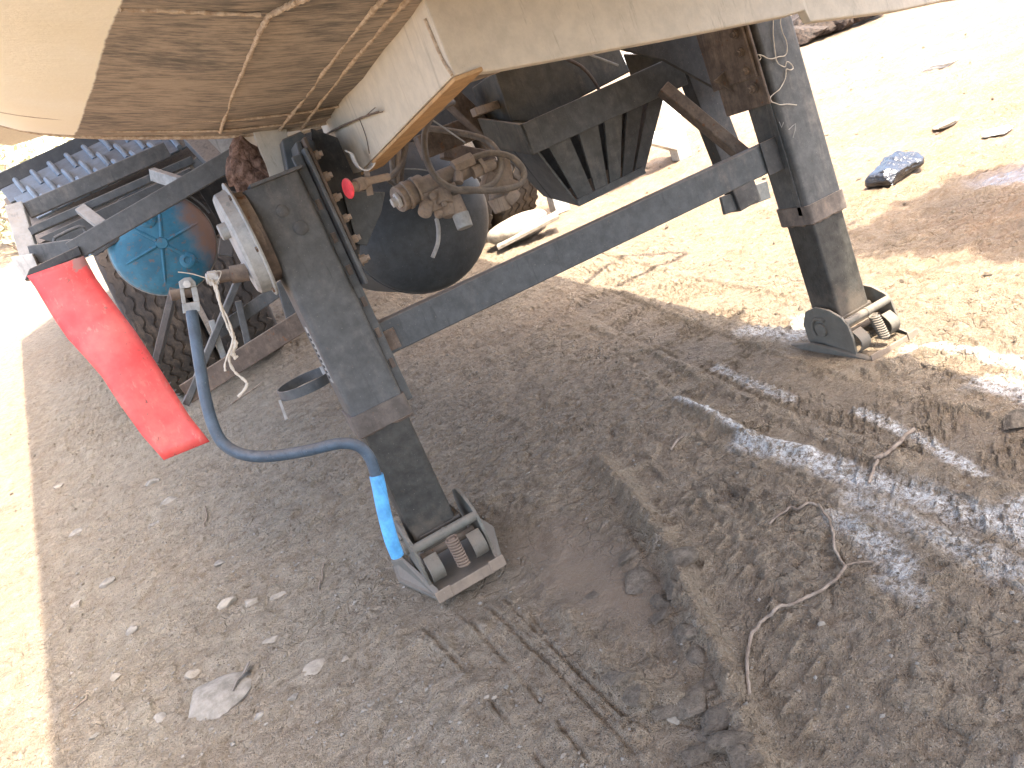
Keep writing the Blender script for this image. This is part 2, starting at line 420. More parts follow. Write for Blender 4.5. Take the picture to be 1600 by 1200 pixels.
def worley(x, y, f, seed):                  # distance to nearest and second nearest point, and the cell's random value
    x = x*f; y = y*f; xi = np.floor(x).astype(np.int64); yi = np.floor(y).astype(np.int64)
    d1 = np.full(x.shape, 9.0); d2 = np.full(x.shape, 9.0); idv = np.zeros(x.shape)
    for i in (-1, 0, 1):
        for j in (-1, 0, 1):
            n = ((xi+i)*73856093 ^ (yi+j)*19349663 ^ (seed*83492791)) & 0xffffffff
            n = ((n ^ (n >> 15))*2246822519) & 0xffffffff; n = ((n ^ (n >> 13))*3266489917) & 0xffffffff; n ^= n >> 16
            px = xi+i+(n & 0xfff)/4095.0; py = yi+j+((n >> 12) & 0xfff)/4095.0
            d = np.hypot(px-x, py-y); nearer = d < d1
            d2 = np.where(nearer, d1, np.minimum(d2, d)); idv = np.where(nearer, ((n >> 20) & 0xff)/255.0, idv); d1 = np.minimum(d1, d)
    return d1, d2, idv
def sst(a, b, x):
    t = np.clip((x-a)/(b-a), 0, 1); return t*t*(3-2*t)
def polyline(px):                           # photograph landmarks -> ground xy
    return np.array([gp(*p)[:2] for p in px])
def dist_path(P, m=0.45):                   # in a window round the path: distance to it, arc length, signed side
    i0, i1 = np.searchsorted(gx, [P[:, 0].min()-m, P[:, 0].max()+m]); j0, j1 = np.searchsorted(gy, [P[:, 1].min()-m, P[:, 1].max()+m])
    w = (slice(j0, j1), slice(i0, i1)); x, y = X[w], Y[w]
    best = np.full(x.shape, 99.0); S = np.zeros(x.shape); T = np.zeros(x.shape); acc = 0
    for a, b in zip(P[:-1], P[1:]):
        d = b-a; L = np.hypot(*d); e = d/L
        t = np.clip((x-a[0])*e[0]+(y-a[1])*e[1], 0, L)
        qx = x-a[0]-e[0]*t; qy = y-a[1]-e[1]*t; dd = np.hypot(qx, qy); k = dd < best
        best = np.where(k, dd, best); S = np.where(k, acc+t, S); T = np.where(k, e[0]*qy-e[1]*qx, T); acc += L
    return best, S, T, w, x, y
wx = X+0.05*fbm(X, Y, 3, 3, 5); wy = Y+0.05*fbm(X, Y, 3, 3, 9)
near = 1-sst(4, 9, np.hypot(X, Y))
H = 0.016*fbm(X, Y, 1.1, 3, 21)+0.006*fbm(wx, wy, 5, 4, 31)
# zones
def zone(poly_px, soft):
    P = polyline(poly_px); n = len(P); out = np.zeros(X.shape)
    d, _, _, w, _, _ = dist_path(np.vstack([P, P[:1]])); x, y = wx[w], wy[w]; inside = np.zeros(x.shape, bool)
    for i in range(n):
        a, b = P[i], P[(i+1) % n]
        inside ^= ((a[1] > y) != (b[1] > y)) & (x < (b[0]-a[0])*(y-a[1])/(b[1]-a[1]+1e-12)+a[0])
    out[w] = np.where(inside, np.clip(0.5+d/soft, 0, 1), np.clip(0.5-d/soft, 0, 1))
    return out
z_grav = zone([(60, 600), (420, 560), (600, 800), (640, 1000), (900, 1230), (60, 1230)], 0.25)
z_wet = zone([(800, 850), (880, 810), (960, 850), (1020, 900), (1050, 960), (1000, 990), (930, 960), (850, 930)], 0.10)
z_brown = zone([(640, 560), (900, 480), (1050, 560), (1060, 700), (900, 720), (760, 720)], 0.35)
z_churn = zone([(980, 740), (1200, 720), (1330, 830), (1330, 900), (1180, 980), (1060, 900)], 0.15)
z_shade = zone([(1420, 330), (1500, 285), (1620, 262), (1720, 330), (1640, 395), (1520, 380), (1380, 395), (1360, 385)], 0.25)  # shadow patch below the bag, painted darker into the soil
z_pud = zone([(1510, 285), (1600, 255), (1700, 250), (1700, 275), (1600, 290), (1530, 297)], 0.08)
z_ochre = zone([(1290, 190), (1420, 165), (1600, 120), (1660, 150), (1560, 185), (1400, 215), (1290, 225)], 0.35)
z_ochre2 = zone([(1010, 210), (1100, 230), (1120, 262), (1010, 290), (960, 330)], 0.3)
# loose flaky crust: pressed plates with stepped edges
d1, d2, cid = worley(wx+0.02*fbm(X, Y, 20, 2, 3), wy, 16, 4)
plates = (cid-0.5)*0.013*sst(0.0, 0.10, d2-d1)
d1b, d2b, cidb = worley(wx*1.0+0.012*fbm(X, Y, 40, 2, 13), wy*1.35, 44, 8)
chips = (cidb-0.5)*0.0075*sst(0.0, 0.10, d2b-d1b)
d1c, d2c, cidc = worley(wx, wy, 105, 18)
crumbs = np.where(cidc > 0.40, 1, 0)*np.clip(0.45-d1c, 0, 1)*0.0062
smooth = np.clip(z_wet*1.0+z_pud, 0, 1)
patchy = sst(-0.12, 0.25, fbm(X, Y, 2.3, 3, 77))
lumpy = fbm(wx, wy, 13, 5, 41, 0.58); rdg = fbm(wx, wy*1.4, 9, 4, 51, 0.55, True)
H = H+near*(1-0.88*smooth)*(plates*(0.35+0.65*patchy)+chips*(0.55+0.45*(1-patchy))+crumbs*(0.35+0.65*patchy)+0.0075*lumpy+0.006*rdg*(0.3+0.7*z_brown+0.7*z_churn))
H = H+near*z_churn*(0.006*fbm(wx, wy, 22, 4, 91, 0.6, True))
H = H-0.007*z_wet-0.010*z_pud
# far field: coarse clods
d1f, d2f, cidf = worley(X, Y, 7, 24)
H = H+sst(1.4, 2.6, np.maximum(X, Y*0.7))*(0.020*fbm(X, Y*1.3, 4.5, 6, 61, 0.66)+0.012*fbm(X, Y*1.6, 16, 4, 63, 0.6, True)+0.016*np.where(cidf > 0.72, 1, 0)*np.clip(0.33-d1f, 0, 1)*(1-z_pud))
# tyre prints: zigzag bars pressed into bands
def tread(px, width, depth, pitch=0.030, zig=0.012, rows=5, seed=0):
    P = polyline(px); d, S, T, w, x, y = dist_path(P)
    T = T+0.008*fbm(x, y, 9, 2, 100+seed)
    band = sst(width/2, width/2-0.012, d)
    fade = sst(-0.25, 0.15, fbm(x, y, 6, 3, 200+seed))
    r_ = T/(width/rows)
    z = np.abs(((S/pitch) % 1)-0.5)*2          # 0..1 zigzag along
    g = (r_+zig/(width/rows)*2*(z-0.5)) % 1.0
    groove = sst(0.33, 0.43, np.abs(g-0.5))
    rim = np.exp(-((d-width/2-0.012)/0.014)**2)
    H[w] *= 1-0.55*band
    H[w] += -band*0.004+band*fade*depth*groove+rim*0.004*(0.6+0.6*fbm(x, y, 14, 3, 300+seed))
    out = np.zeros(X.shape); out[w] = band; return out
tr1 = tread([(930, 470), (1040, 520), (1230, 600), (1400, 655), (1640, 720)], 0.20, 0.008, 0.036, 0.014, 5, 1)
tr2 = tread([(1000, 560), (1130, 640), (1300, 720), (1480, 800), (1640, 850)], 0.10, 0.009, 0.05, 0.018, 2, 2)
tr3 = tread([(900, 405), (1040, 450), (1170, 480), (1280, 500)], 0.22, 0.011, 0.045, 0.02, 4, 3)
tr4 = tread([(1010, 760), (1090, 880), (1190, 1030), (1280, 1180), (1320, 1260)], 0.20, 0.008, 0.055, 0.02, 3, 4)
# ridges pushed up beside the wheels, and narrow scrape lines
def ridge(px, wd, h, seed, rough=0.6):
    d, S, T, w, x, y = dist_path(polyline(px), 0.25)
    H[w] += np.exp(-(d/wd)**2)*h*(1+rough*fbm(x, y, 16, 4, seed, 0.6))
def scrape(px, wd, dp, seed):
    d, S, T, w, x, y = dist_path(polyline(px), 0.1); d = np.abs(d+0.004*fbm(x, y, 30, 2, seed))
    k = sst(-0.35, 0.1, fbm(x, y, 7, 2, seed+5))
    H[w] += -np.exp(-(d/wd)**2)*dp*k+np.exp(-((d-2.0*wd)/wd)**2)*dp*0.8*k
ridge([(935, 725), (1000, 790), (1065, 895), (1085, 960), (1130, 1040), (1165, 1130), (1190, 1240)], 0.026, 0.032, 401, 1.1)
ridge([(1060, 628), (1120, 655), (1180, 690), (1260, 705)], 0.022, 0.020, 411)
ridge([(880, 955), (960, 1060), (1010, 1100)], 0.022, 0.014, 421, 1.0)
ridge([(960, 1070), (1050, 1105), (1110, 1110)], 0.024, 0.022, 431, 0.8)
ridge([(1180, 800), (1235, 785), (1290, 800)], 0.02, 0.010, 441)
ridge([(1390, 575), (1440, 556), (1520, 560)], 0.03, 0.018, 451, 0.9)
for i, pl in enumerate([[(705, 945), (800, 1040), (920, 1190)], [(740, 930), (850, 1030), (960, 1140), (1010, 1210)], [(790, 940), (880, 1030), (990, 1130)],
                        [(660, 980), (740, 1060), (850, 1200)], [(830, 965), (905, 1055), (990, 1145)]]):
    scrape(pl, 0.0045, 0.006, 500+i*10)
# pads pressed flat under the two feet
for (fx_, fy_) in ((0.02, 0.03), (1.345, 0.06)):
    q = np.hypot((X-fx_)/0.19, (Y-fy_)/0.21); H = H*(sst(0.6, 1.25, q))-0.004*(1-sst(0.6, 1.25, q))
    H = H+0.010*np.exp(-((q-1.25)/0.2)**2)*(0.5+fbm(X, Y, 14, 3, 700))
# bank beyond, to the left, and a rise to the right
H = H+sst(16, 34, Y)*sst(2, -10, X)*3.6+sst(9, 40, X)*2.2
H = H+sst(12, 50, np.hypot(X, Y))*0.5*fbm(X, Y, 0.12, 4, 801)
# colour masks of the soil: lime powder, damp mud and painted shade, ochre clay, gravelly crust
lime = np.zeros(X.shape)
def limeband(px, wd, amt, seed):
    d, S, T, w, x, y = dist_path(polyline(px), 0.5)
    n = fbm(wx[w], wy[w], 18, 5, seed, 0.62)
    lime[w] = np.maximum(lime[w], amt*sst(1.15, 0.15, d/wd-0.55*n))
limeband([(1062, 627), (1120, 652), (1175, 688), (1240, 700), (1330, 722)], 0.018, 0.9, 901)
limeband([(1160, 690), (1240, 712), (1330, 740), (1420, 765), (1530, 805), (1660, 850)], 0.045, 0.9, 911)
limeband([(1340, 640), (1430, 680), (1530, 740)], 0.022, 0.95, 921)
limeband([(1120, 575), (1180, 600), (1235, 622)], 0.025, 0.7, 931)
limeband([(1170, 520), (1240, 525), (1262, 500)], 0.055, 0.75, 941)
limeband([(1420, 545), (1470, 548), (1560, 560), (1620, 575)], 0.035, 1.0, 951)
limeband([(1545, 600), (1610, 615), (1680, 650)], 0.06, 0.9, 961)
limeband([(1310, 810), (1380, 850), (1410, 890)], 0.042, 0.75, 971)
limeband([(1330, 770), (1450, 830), (1560, 880), (1680, 930)], 0.045, 0.55, 981)
limeband([(1380, 905), (1430, 925)], 0.03, 0.5, 985)
limeband([(1590, 790), (1640, 830)], 0.04, 0.9, 993)
damp = np.clip(0.45*z_shade*sst(-.45, .05, fbm(X, Y, 4, 4, 79))+0.9*z_pud+0.65*z_wet+0.28*z_churn*sst(-0.1, 0.3, fbm(X, Y, 5, 3, 71))+0.25*tr1, 0, 1)  # first term paints the shadow patch, the others are damp mud
damp = np.clip(damp+0.12*sst(0.05, 0.4, fbm(X, Y, 1.9, 4, 73))*(1-z_grav)*near, 0, 1)  # damp holds the damp mud and the painted shadow patch
damp = damp*(1-0.8*lime)
ochre = np.clip(z_ochre+0.7*z_ochre2+0.30*z_brown+0.25*z_wet+0.35*sst(0.1, 0.4, fbm(X, Y, 0.9, 3, 75))+sst(1.45, 2.2, X)*(0.62+0.45*sst(-.1, .3, fbm(X, Y*1.8, 1.3, 4, 78))), 0, 1)  # ochre clay; the last term also darkens the overbright sunlit field at right
gme = bpy.data.meshes.new('ground')
idx = np.arange(NX*NY).reshape(NY, NX)
quads = np.stack([idx[:-1, :-1], idx[:-1, 1:], idx[1:, 1:], idx[1:, :-1]], -1).reshape(-1, 4)
gme.vertices.add(NX*NY); gme.vertices.foreach_set('co', np.stack([X, Y, H], -1).astype(np.float32).ravel())
gme.loops.add(quads.size); gme.loops.foreach_set('vertex_index', quads.astype(np.int32).ravel())
gme.polygons.add(len(quads)); gme.polygons.foreach_set('loop_start', np.arange(0, quads.size, 4, dtype=np.int32))
gme.polygons.foreach_set('loop_total', np.full(len(quads), 4, np.int32))
gme.polygons.foreach_set('use_smooth', np.ones(len(quads), bool))
at = gme.color_attributes.new('soil', 'FLOAT_COLOR', 'POINT')
at.data.foreach_set('color', np.stack([lime, damp, ochre, z_grav], -1).astype(np.float32).ravel())  # damp channel also carries the painted shadow patch
at2 = gme.color_attributes.new('puddle', 'FLOAT_COLOR', 'POINT')
at2.data.foreach_set('color', np.stack([z_pud, z_wet, cidb, cid], -1).astype(np.float32).ravel())
gme.update(calc_edges=True); gme.validate()
def ground_z(x, y):
    i = int(np.clip(np.searchsorted(gx, x), 1, NX-1)); j = int(np.clip(np.searchsorted(gy, y), 1, NY-1))
    a = (x-gx[i-1])/(gx[i]-gx[i-1]); b = (y-gy[j-1])/(gy[j]-gy[j-1])
    return float((H[j-1, i-1]*(1-a)+H[j-1, i]*a)*(1-b)+(H[j, i-1]*(1-a)+H[j, i]*a)*b)
def gpt(px, py, lift=0.0):                  # photograph landmark -> point on the modelled ground
    x, y, _ = gp(px, py); z = ground_z(x, y)
    x, y, _ = gp(px, py, z); z = ground_z(x, y)
    return Vector((x, y, z+lift))

def mat_ground():
    t = NT('trampled_clay_soil')
    a = t.n('ShaderNodeVertexColor'); a.layer_name = 'soil'; b = t.n('ShaderNodeVertexColor'); b.layer_name = 'puddle'
    sp = t.sep(a.outputs[0]); lime_, damp_shade_, och_ = sp[0], sp[1], sp[2]; grav_ = a.outputs[1]
    pb = t.sep(b.outputs[0]); pud_, wet_, cid_ = pb[0], pb[1], b.outputs[1]; chip_ = pb[2]
    n1 = t.noise(3.0, 5, 0.6); n2 = t.noise(17, 6, 0.65); n3 = t.noise(75, 5, 0.65); n4 = t.noise(310, 4, 0.65)
    base = t.mix(t.ramp(n2, 0.32, 0.68), (0.198, 0.145, 0.091), (0.319, 0.244, 0.159))
    base = t.mix(t.math('MULTIPLY', och_, t.ramp(n1, 0.35, 0.62, 0.55, 1.0)), base, (0.240, 0.140, 0.070))
    base = t.mix(t.math('MULTIPLY', grav_, t.ramp(n1, 0.3, 0.6, 0.45, 0.95)), base, t.mix(t.ramp(n2, 0.3, 0.7), (0.237, 0.200, 0.142), (0.369, 0.320, 0.236)))
    base = t.mix(t.math('MULTIPLY', t.math('SUBTRACT', 1.0, cid_), 0.28), base, t.mix(n3, (0.176, 0.132, 0.092), (0.275, 0.210, 0.149)))
    base = t.mix(t.ramp(chip_, 0.0, 1.0, 0.0, 0.42), base, t.mix(n2, (0.138, 0.105, 0.069), (0.408, 0.336, 0.236)))
    fl1 = t.noise(1.0, 6, 0.7, t.map((26, 48, 30)), 0.4); fl2 = t.noise(1.0, 5, 0.7, t.map((9, 15, 9)), 0.3)
    base = t.mix(t.ramp(fl1, 0.57, 0.64, 0, 0.55), base, (0.117, 0.084, 0.058)); base = t.mix(t.ramp(fl2, 0.56, 0.66, 0, 0.40), base, (0.173, 0.118, 0.073))
    base = t.mix(t.ramp(fl1, 0.42, 0.36, 0, 0.35), base, (0.388, 0.335, 0.274))
    # grit: pale and dark grains
    vc = t.voro(260, 'F1', 'Color'); vd = t.voro(260, 'F1', 'Distance')
    vs = t.sep(vc)[0]
    g1 = t.math('MULTIPLY', t.ramp(vs, 0.80, 0.86), t.ramp(vd, 0.42, 0.28)); g2 = t.math('MULTIPLY', t.ramp(vs, 0.16, 0.10), t.ramp(vd, 0.45, 0.3))
    base = t.mix(t.math('MULTIPLY', g1, 0.6), base, (0.463, 0.400, 0.308)); base = t.mix(t.math('MULTIPLY', g2, 0.6), base, (0.094, 0.073, 0.053))
    base = t.mix(t.ramp(n3, 0.38, 0.62, 0, 0.22), base, (0.386, 0.315, 0.231)); base = t.mix(t.ramp(n4, 0.55, 0.72, 0.0, 0.35), base, (0.121, 0.093, 0.065))
    base = t.mix(t.math('MULTIPLY', damp_shade_, 0.78), base, (0.078, 0.055, 0.037))
    base = t.mix(t.math('MULTIPLY', wet_, 0.5), base, (0.176, 0.121, 0.073))
    lm = t.math('MULTIPLY', lime_, t.ramp(t.math('MULTIPLY_ADD', n3, 0.6, t.math('MULTIPLY', n4, 0.4)), 0.40, 0.60, 0.04, 1.0))
    base = t.mix(lm, base, (0.76, 0.745, 0.70))
    ro = t.mix(damp_shade_, (0.95,)*3, (0.62,)*3); ro = t.mix(wet_, ro, (0.5,)*3); ro = t.mix(pud_, ro, (0.10,)*3)
    wv = t.n('ShaderNodeVectorMath'); wv.operation = 'ADD'; dn_ = t.n('ShaderNodeTexNoise'); dn_.inputs['Scale'].default_value = 14; dn_.inputs['Detail'].default_value = 3; t.l(t.pos, dn_.inputs['Vector'])
    sv = t.n('ShaderNodeVectorMath'); sv.operation = 'SCALE'; sv.inputs['Scale'].default_value = 0.07; t.l(dn_.outputs['Color'], sv.inputs[0]); t.l(t.pos, wv.inputs[0]); t.l(sv.outputs[0], wv.inputs[1])
    cr1 = t.ramp(t.voro(21, 'DISTANCE_TO_EDGE', 'Distance', wv.outputs[0]), 0.0, 0.07, 1.0, 0.0)
    crk = t.math('MULTIPLY', cr1, t.ramp(t.noise(4.2, 4, 0.6), 0.46, 0.62))
    flat = t.math('SUBTRACT', 1.0, t.math('MAXIMUM', pud_, t.math('MULTIPLY', wet_, 0.6)))
    h = t.math('MULTIPLY', flat, t.math('ADD', t.math('MULTIPLY', n3, 0.7), t.math('MULTIPLY', n2, 0.6)))
    nb = t.bump(h, 1.0, 0.020)
    h2 = t.math('MULTIPLY', flat, t.math('ADD', n4, t.math('MULTIPLY', t.ramp(vd, 0.5, 0.1), 0.5)))
    nb = t.bump(h2, 1.0, 0.0055, nb); nb = t.bump(t.math('MULTIPLY', t.math('SUBTRACT', 1.0, crk), flat), 1.0, 0.006, nb)
    return t.done(base, ro, nb, 0, 0.25)
M['ground'] = mat_ground()
gme.materials.append(M['ground'])
go = bpy.data.objects.new('ground', gme); COL.objects.link(go); go['kind'] = 'structure'; go['label'] = 'trampled clay ground with tyre prints and lime stains'
# ------------------------------------------------------------------ the trailer
L = 1.319
TR = thing('semi_trailer', 'dusty cream tanker semi trailer standing on its two landing legs over the clay ground', 'trailer', (XC, 0.05, 0.0))
def V(*p): return tw(p)
# barrel: cylinder-like shell, ends just behind the legs
def section():
    pts = []
    for (x, z) in HALF: pts.append((x, z))
    full = pts[::-1]+[(XC+(XC-x)*(1-.18*min(1, max(0, (XC-x-.5)/.5))), z) for (x, z) in pts[1:-1]]   # from the crown round the left side, under the belly and up the right
    P = np.array(full+[full[0]]); out = []
    for i in range(len(P)-1):
        p0, p1, p2, p3 = P[i-1 if i > 0 else len(P)-2], P[i], P[i+1], P[i+2 if i+2 < len(P) else 1]
        for k in range(4):
            t = k/4
            out.append(0.5*((2*p1)+(p2-p0)*t+(2*p0-5*p1+4*p2-p3)*t*t+(3*p1-p0-3*p2+p3)*t**3))
    return out
sec = section(); ys = list(np.linspace(-3.4, 0.22, 40)); n = len(sec)
mb = MB(); vs = []; fs = []
for yv in ys:
    for (x, z) in sec:
        dz = 0.0025*math.sin(yv*7+x*5)+0.002*math.sin(yv*17+x*11)
        vs.append(tw((x, yv, z+dz)))
for i in range(len(ys)-1):
    for k in range(n): fs.append((i*n+k, i*n+(k+1) % n, (i+1)*n+(k+1) % n, (i+1)*n+k))
fs += [tuple(range(n)), tuple((len(ys)-1)*n+k for k in reversed(range(n)))]
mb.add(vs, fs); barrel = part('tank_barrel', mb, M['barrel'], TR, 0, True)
# unseen upper shell, its plan shaped so the ground shadow edges fit
mb = MB(); mb.tprism([(-0.28, -1.35, 2.18), (-1.55, 7.0, 2.85), (-1.3, 8.4, 2.9), (1.72, 9.3, 3.0), (1.83, -3.3, 2.02)], (0, 0, 0.6))
part('rear_shadow_shell', mb, M['cream'], TR, 0.02)
# caked ridges along the belly
for pl, r_ in (([(344, 206), (362, 150), (385, 95), (408, 45), (420, 24)], 0.0065), ([(418, 24), (445, 10), (480, -6), (520, -25)], 0.0075),
               ([(434, 206), (470, 160), (505, 112), (548, 55), (585, 12), (612, -14)], 0.0065), ([(470, 202), (515, 140), (555, 90), (600, 38), (634, 2), (660, -22)], 0.0065),
               ([(188, 13), (250, 15), (330, 19), (412, 22)], 0.0045)):
    mb = MB(); pts = [V(*on_barrel(*p)) for p in pl]; dn = V(0, 0, -0.001)
    fine_ = []
    for a, b in zip(pts[:-1], pts[1:]):
        for k in range(14): fine_.append(a.lerp(b, k/14)+dn+Vector((random.uniform(-1, 1), random.uniform(-1, 1), 0))*0.0009)
    mb.tube(fine_, [r_*.62*random.uniform(0.65, 1.2) for _ in fine_], 8, 2)
    part('dirt_ridge', mb, M['crust'], barrel, 0, True)
for yv in (0.212, 0.135, 0.02):             # rolled seams round the end of the barrel
    mb = MB(); mb.tube([V(x, yv, z) for (x, z) in sec[18:90:2]], 0.0025 if yv < 0.2 else 0.005, 8, 3)
    part('rolled_seam', mb, M['crust'], barrel, 0, True)
# skirt: left web, bottom flange, front plate
PL = [oX(500, 192, 0.20), oX(528, 262, 0.20), oX(545, 273, 0.20), oX(563, 269, 0.20), oX(640, 188, 0.20), oX(708, 119, 0.20), oX(662, 14, 0.20)]
PL[0] = (0.20, PL[0][1], PL[0][2]+0.03); PL[-1] = (0.20, PL[-1][1], PL[-1][2]+0.03)
mb = MB(); mb.tprism(PL, (0.012, 0, 0)); web = part('skirt_web', mb, M['cream'], TR, 0.003)
e0, e1 = Vector(PL[3]), Vector(PL[5])
mb = MB(); n_ = Vector((0, 0, -1)); P4 = [e0+Vector((0, 0, -.001)), e1+Vector((0, 0, -.001)), e1+Vector((0.045, 0.0, -.001)), e0+Vector((0.055, 0.0, -.001))]
mb.tprism([tuple(p) for p in P4], (0, 0, -0.006)); part('bottom_flange', mb, M['orange'], TR, 0.0015)
B0 = (0.2005, PL[5][1]-0.002, PL[5][2])
FP = [B0, oY(775, 110, -0.655), oY(1037, 62, -0.60), oY(1228, 25, -0.55), oY(1258, 16, -0.545), oY(1267, 34, -0.54), oY(1400, 17, -0.52), oY(1480, 0, -0.505), oY(1580, -14, -0.49)]
top = [(p[0], p[1], 1.36 if p[0] > 0.9 else 1.14) for p in FP]; top[0] = (0.2005, B0[1], 1.10)
mb = MB(); poly = FP+top[::-1]
cen = []
nF = len(FP)
vs = [tw(p) for p in FP]+[tw(p) for p in top]+[tw((p[0], p[1]+0.02, p[2])) for p in FP]+[tw((p[0], p[1]+0.02, p[2])) for p in top]
fs = []
for i in range(nF-1):
    fs += [(i, i+1, nF+i+1, nF+i), (2*nF+i, 3*nF+i, 3*nF+i+1, 2*nF+i+1), (i, 2*nF+i, 2*nF+i+1, i+1), (nF+i, nF+i+1, 3*nF+i+1, 3*nF+i)]
fs += [(0, nF, 3*nF, 2*nF), (nF-1, 3*nF-1, 4*nF-1, 2*nF-1)]
mb.add(vs, fs); part('skirt_plate', mb, M['cream'], TR, 0.003)
mb = MB(); mb.tube([V(*oX(x_, y_, 0.1975)) for (x_, y_) in ((562, 187), (568, 202), (573, 218), (577, 240))], 0.0009, 6, 4)      # weld crack line
part('weld_bead', mb, M['brownsteel'], web)
mb = MB(); mb.tube([V(*oX(x_, y_, 0.1985)) for (x_, y_) in ((664, 30), (678, 62), (690, 90), (706, 117))], 0.0025, 6, 4)
part('weld_bead', mb, M['crust'], web)

# ---- landing legs
def rtube(x0, x1, y0, y1, z0, z1, r_=0.012, seg=4):
    pts = []
    for (cx, cy, a0) in ((x1-r_, y1-r_, 0), (x0+r_, y1-r_, 90), (x0+r_, y0+r_, 180), (x1-r_, y0+r_, 270)):
        for k in range(seg+1):
            a = math.radians(a0+90*k/seg); pts.append((cx+r_*math.cos(a), cy+r_*math.sin(a)))
    m_ = MB(); m_.tprism([(x, y, z0) for x, y in pts], (0, 0, z1-z0)); return m_
BOLT = MB(); BOLT.lathe((0, 0, 0), (0, 0, 1), [(0, .014), (.003, .014)], 14); BOLT.lathe((0, 0, .003), (0, 0, 1), [(0, .0098), (.010, .0098), (.011, .008)], 6)
BOLT.lathe((0, 0, .013), (0, 0, 1), [(0, .006), (.008, .006)], 10)
bolt_me = BOLT.mesh('bolt'); bolt_me.materials.append(M['brownsteel'])
bolt_me2 = BOLT.mesh('bolt'); bolt_me2.materials.append(M['valve'])
# outer and inner tubes
legs = []
for (x, s_, zc, zb, ztop) in ((0.0, 1, 0.417, 0.10, 0.985), (L, -1, 0.382, 0.065, 1.05)):
    o = part('leg_outer_tube', rtube(x-.062, x+.062, -.008, .114, zc+.012, ztop), M['slate'], TR, 0.0, True)
    ring = part('collar', rtube(x-.0665, x+.0665, -.0125, .1185, zc-.004, zc+.046), M['collar'], o, 0.0, True)
    i_ = part('leg_inner_tube', rtube(x-.055, x+.055, 0.0, .106, zb, zc+.03, .008), M['grease'], TR, 0, True)
    legs.append((o, i_))
    # weld bead between collar and inner tube
    pts = []
    for (px_, py_) in ((-.06, -.006), (.06, -.006), (.06, .112), (-.06, .112), (-.06, -.006)): pts.append(V(x+px_, .0+py_, zc-.004))
    mb = MB(); q = []
    for a, b in zip(pts[:-1], pts[1:]):
        for k in range(10): q.append(a.lerp(b, k/10)+V(0, 0, random.uniform(-.003, .002)))
    mb.tube(q+[pts[-1]], 0.0045, 6, 1, False, 0.35); part('weld_bead', mb, M['brownsteel'], o, 0, True)
    # flange strip and mounting plate on the inner side of the leg
    xa, xb = (x+.0625, x+.083) if s_ > 0 else (x-.083, x-.0625)
    if s_ < 0: xa, xb = x-.0665, x-.0625
    mb = MB(); mb.tbox(xa, xb, .012, .03, zc+.02, ztop+.03); fl = part('flange', mb, M['slate'], o, 0.002)
    xp = x+.086*s_
    mb = MB(); mb.tbox(min(xp, xp+.008*s_), max(xp, xp+.008*s_), -.02, .16, .715, 1.02); mp = part('mounting_plate', mb, M['slate'] if s_ > 0 else M['brownsteel'], TR, 0.002)
    mb = MB(); xq = xp+.0095*s_; mb.tbox(min(xq, xq+.008*s_), max(xq, xq+.008*s_), -.012, .17, .79, 1.04); part('bracket_plate', mb, M['brownsteel'] if s_ > 0 else M['brownsteel'], TR, 0.002)
    for k in range(6):
        inst('bolt', bolt_me2 if s_ > 0 else bolt_me, mp, V(x+.104*s_, .012, .765+.047*k), V(s_, -.25, 0), random.random())
    for k in range(6 if s_ > 0 else 0):     # slots of the flange
        z_ = .52+.075*k if s_ > 0 else .60+.06*k
        mb = MB(); mb.tbox(xa+.005, xb-.005, .0085, .0125, z_, z_+.022); part('slot_rivet', mb, M['brownsteel'], fl, 0.001)
LO, LI = legs[0]; RO, RI = legs[1]
for (p, r_) in (((441, 330), .013), ((470, 356), .015)):
    c_ = oY(*p, -.008); mb = MB(); mb.lathe(tw(c_), V(0, -1, 0), [(0, r_), (.003, r_), (.005, r_*.7)], 20); part('rivet', mb, M['slate'], LO, 0, True)
mb = MB(); mb.tbox(-.0635, -.061, .02, .055, .545, .68); plate_ = part('maker_plate', mb, M['pale'], LO, 0.001)
for k in range(9):
    mb = MB(); z_ = .557+.013*k; mb.tbox(-.0655, -.0633, .025+.002*(k % 2), .049-.003*(k % 3), z_, z_+.006); part('raised_letter', mb, M['darksteel'], plate_)
mb = MB(); mb.tbox(-.045, .07, -.02, .05, .985, .992); part('leg_cap', mb, M['slate'], LO, 0.001)
# uprights above the left leg and plates at its head
mb = MB(); mb.tprism([oY(440, 218, .12), oY(470, 205, .12), oY(492, 222, .12), oY(500, 262, .12), oY(452, 280, .12)], (0, .06, 0)); part('chassis_post', mb, M['bluegrey'], TR, 0.003)
mb = MB(); mb.tprism([oY(462, 222, .02), oY(470, 220, .02), oY(482, 258, .02), oY(472, 262, .02)], (0, .10, 0)); part('chassis_post', mb, M['slate'], TR, 0.002)
mb = MB(); mb.tprism([oY(395, 205, .2), oY(448, 200, .2), oY(455, 268, .2), oY(425, 285, .2)], (0, .02, 0)); part('bracket_plate', mb, M['cream'], TR, 0.002, label='cream bracket plate behind the leg head')
mb = MB(); mb.tprism([oY(486, 200, .16), oY(556, 225, .16), oY(574, 285, .16), oY(566, 330, .16), oY(560, 430, .16), oY(536, 430, .16), oY(492, 300, .16)], (0, .012, 0)); part('bracket_plate', mb, M['darksteel'], TR, 0.002)
mb = MB(); mb.tprism([oY(534, 298, .145), oY(602, 300, .145), oY(596, 330, .145), oY(573, 384, .145), oY(558, 382, .145)], (0, .010, 0)); part('gusset_plate', mb, M['bluegrey'], TR, 0.002)
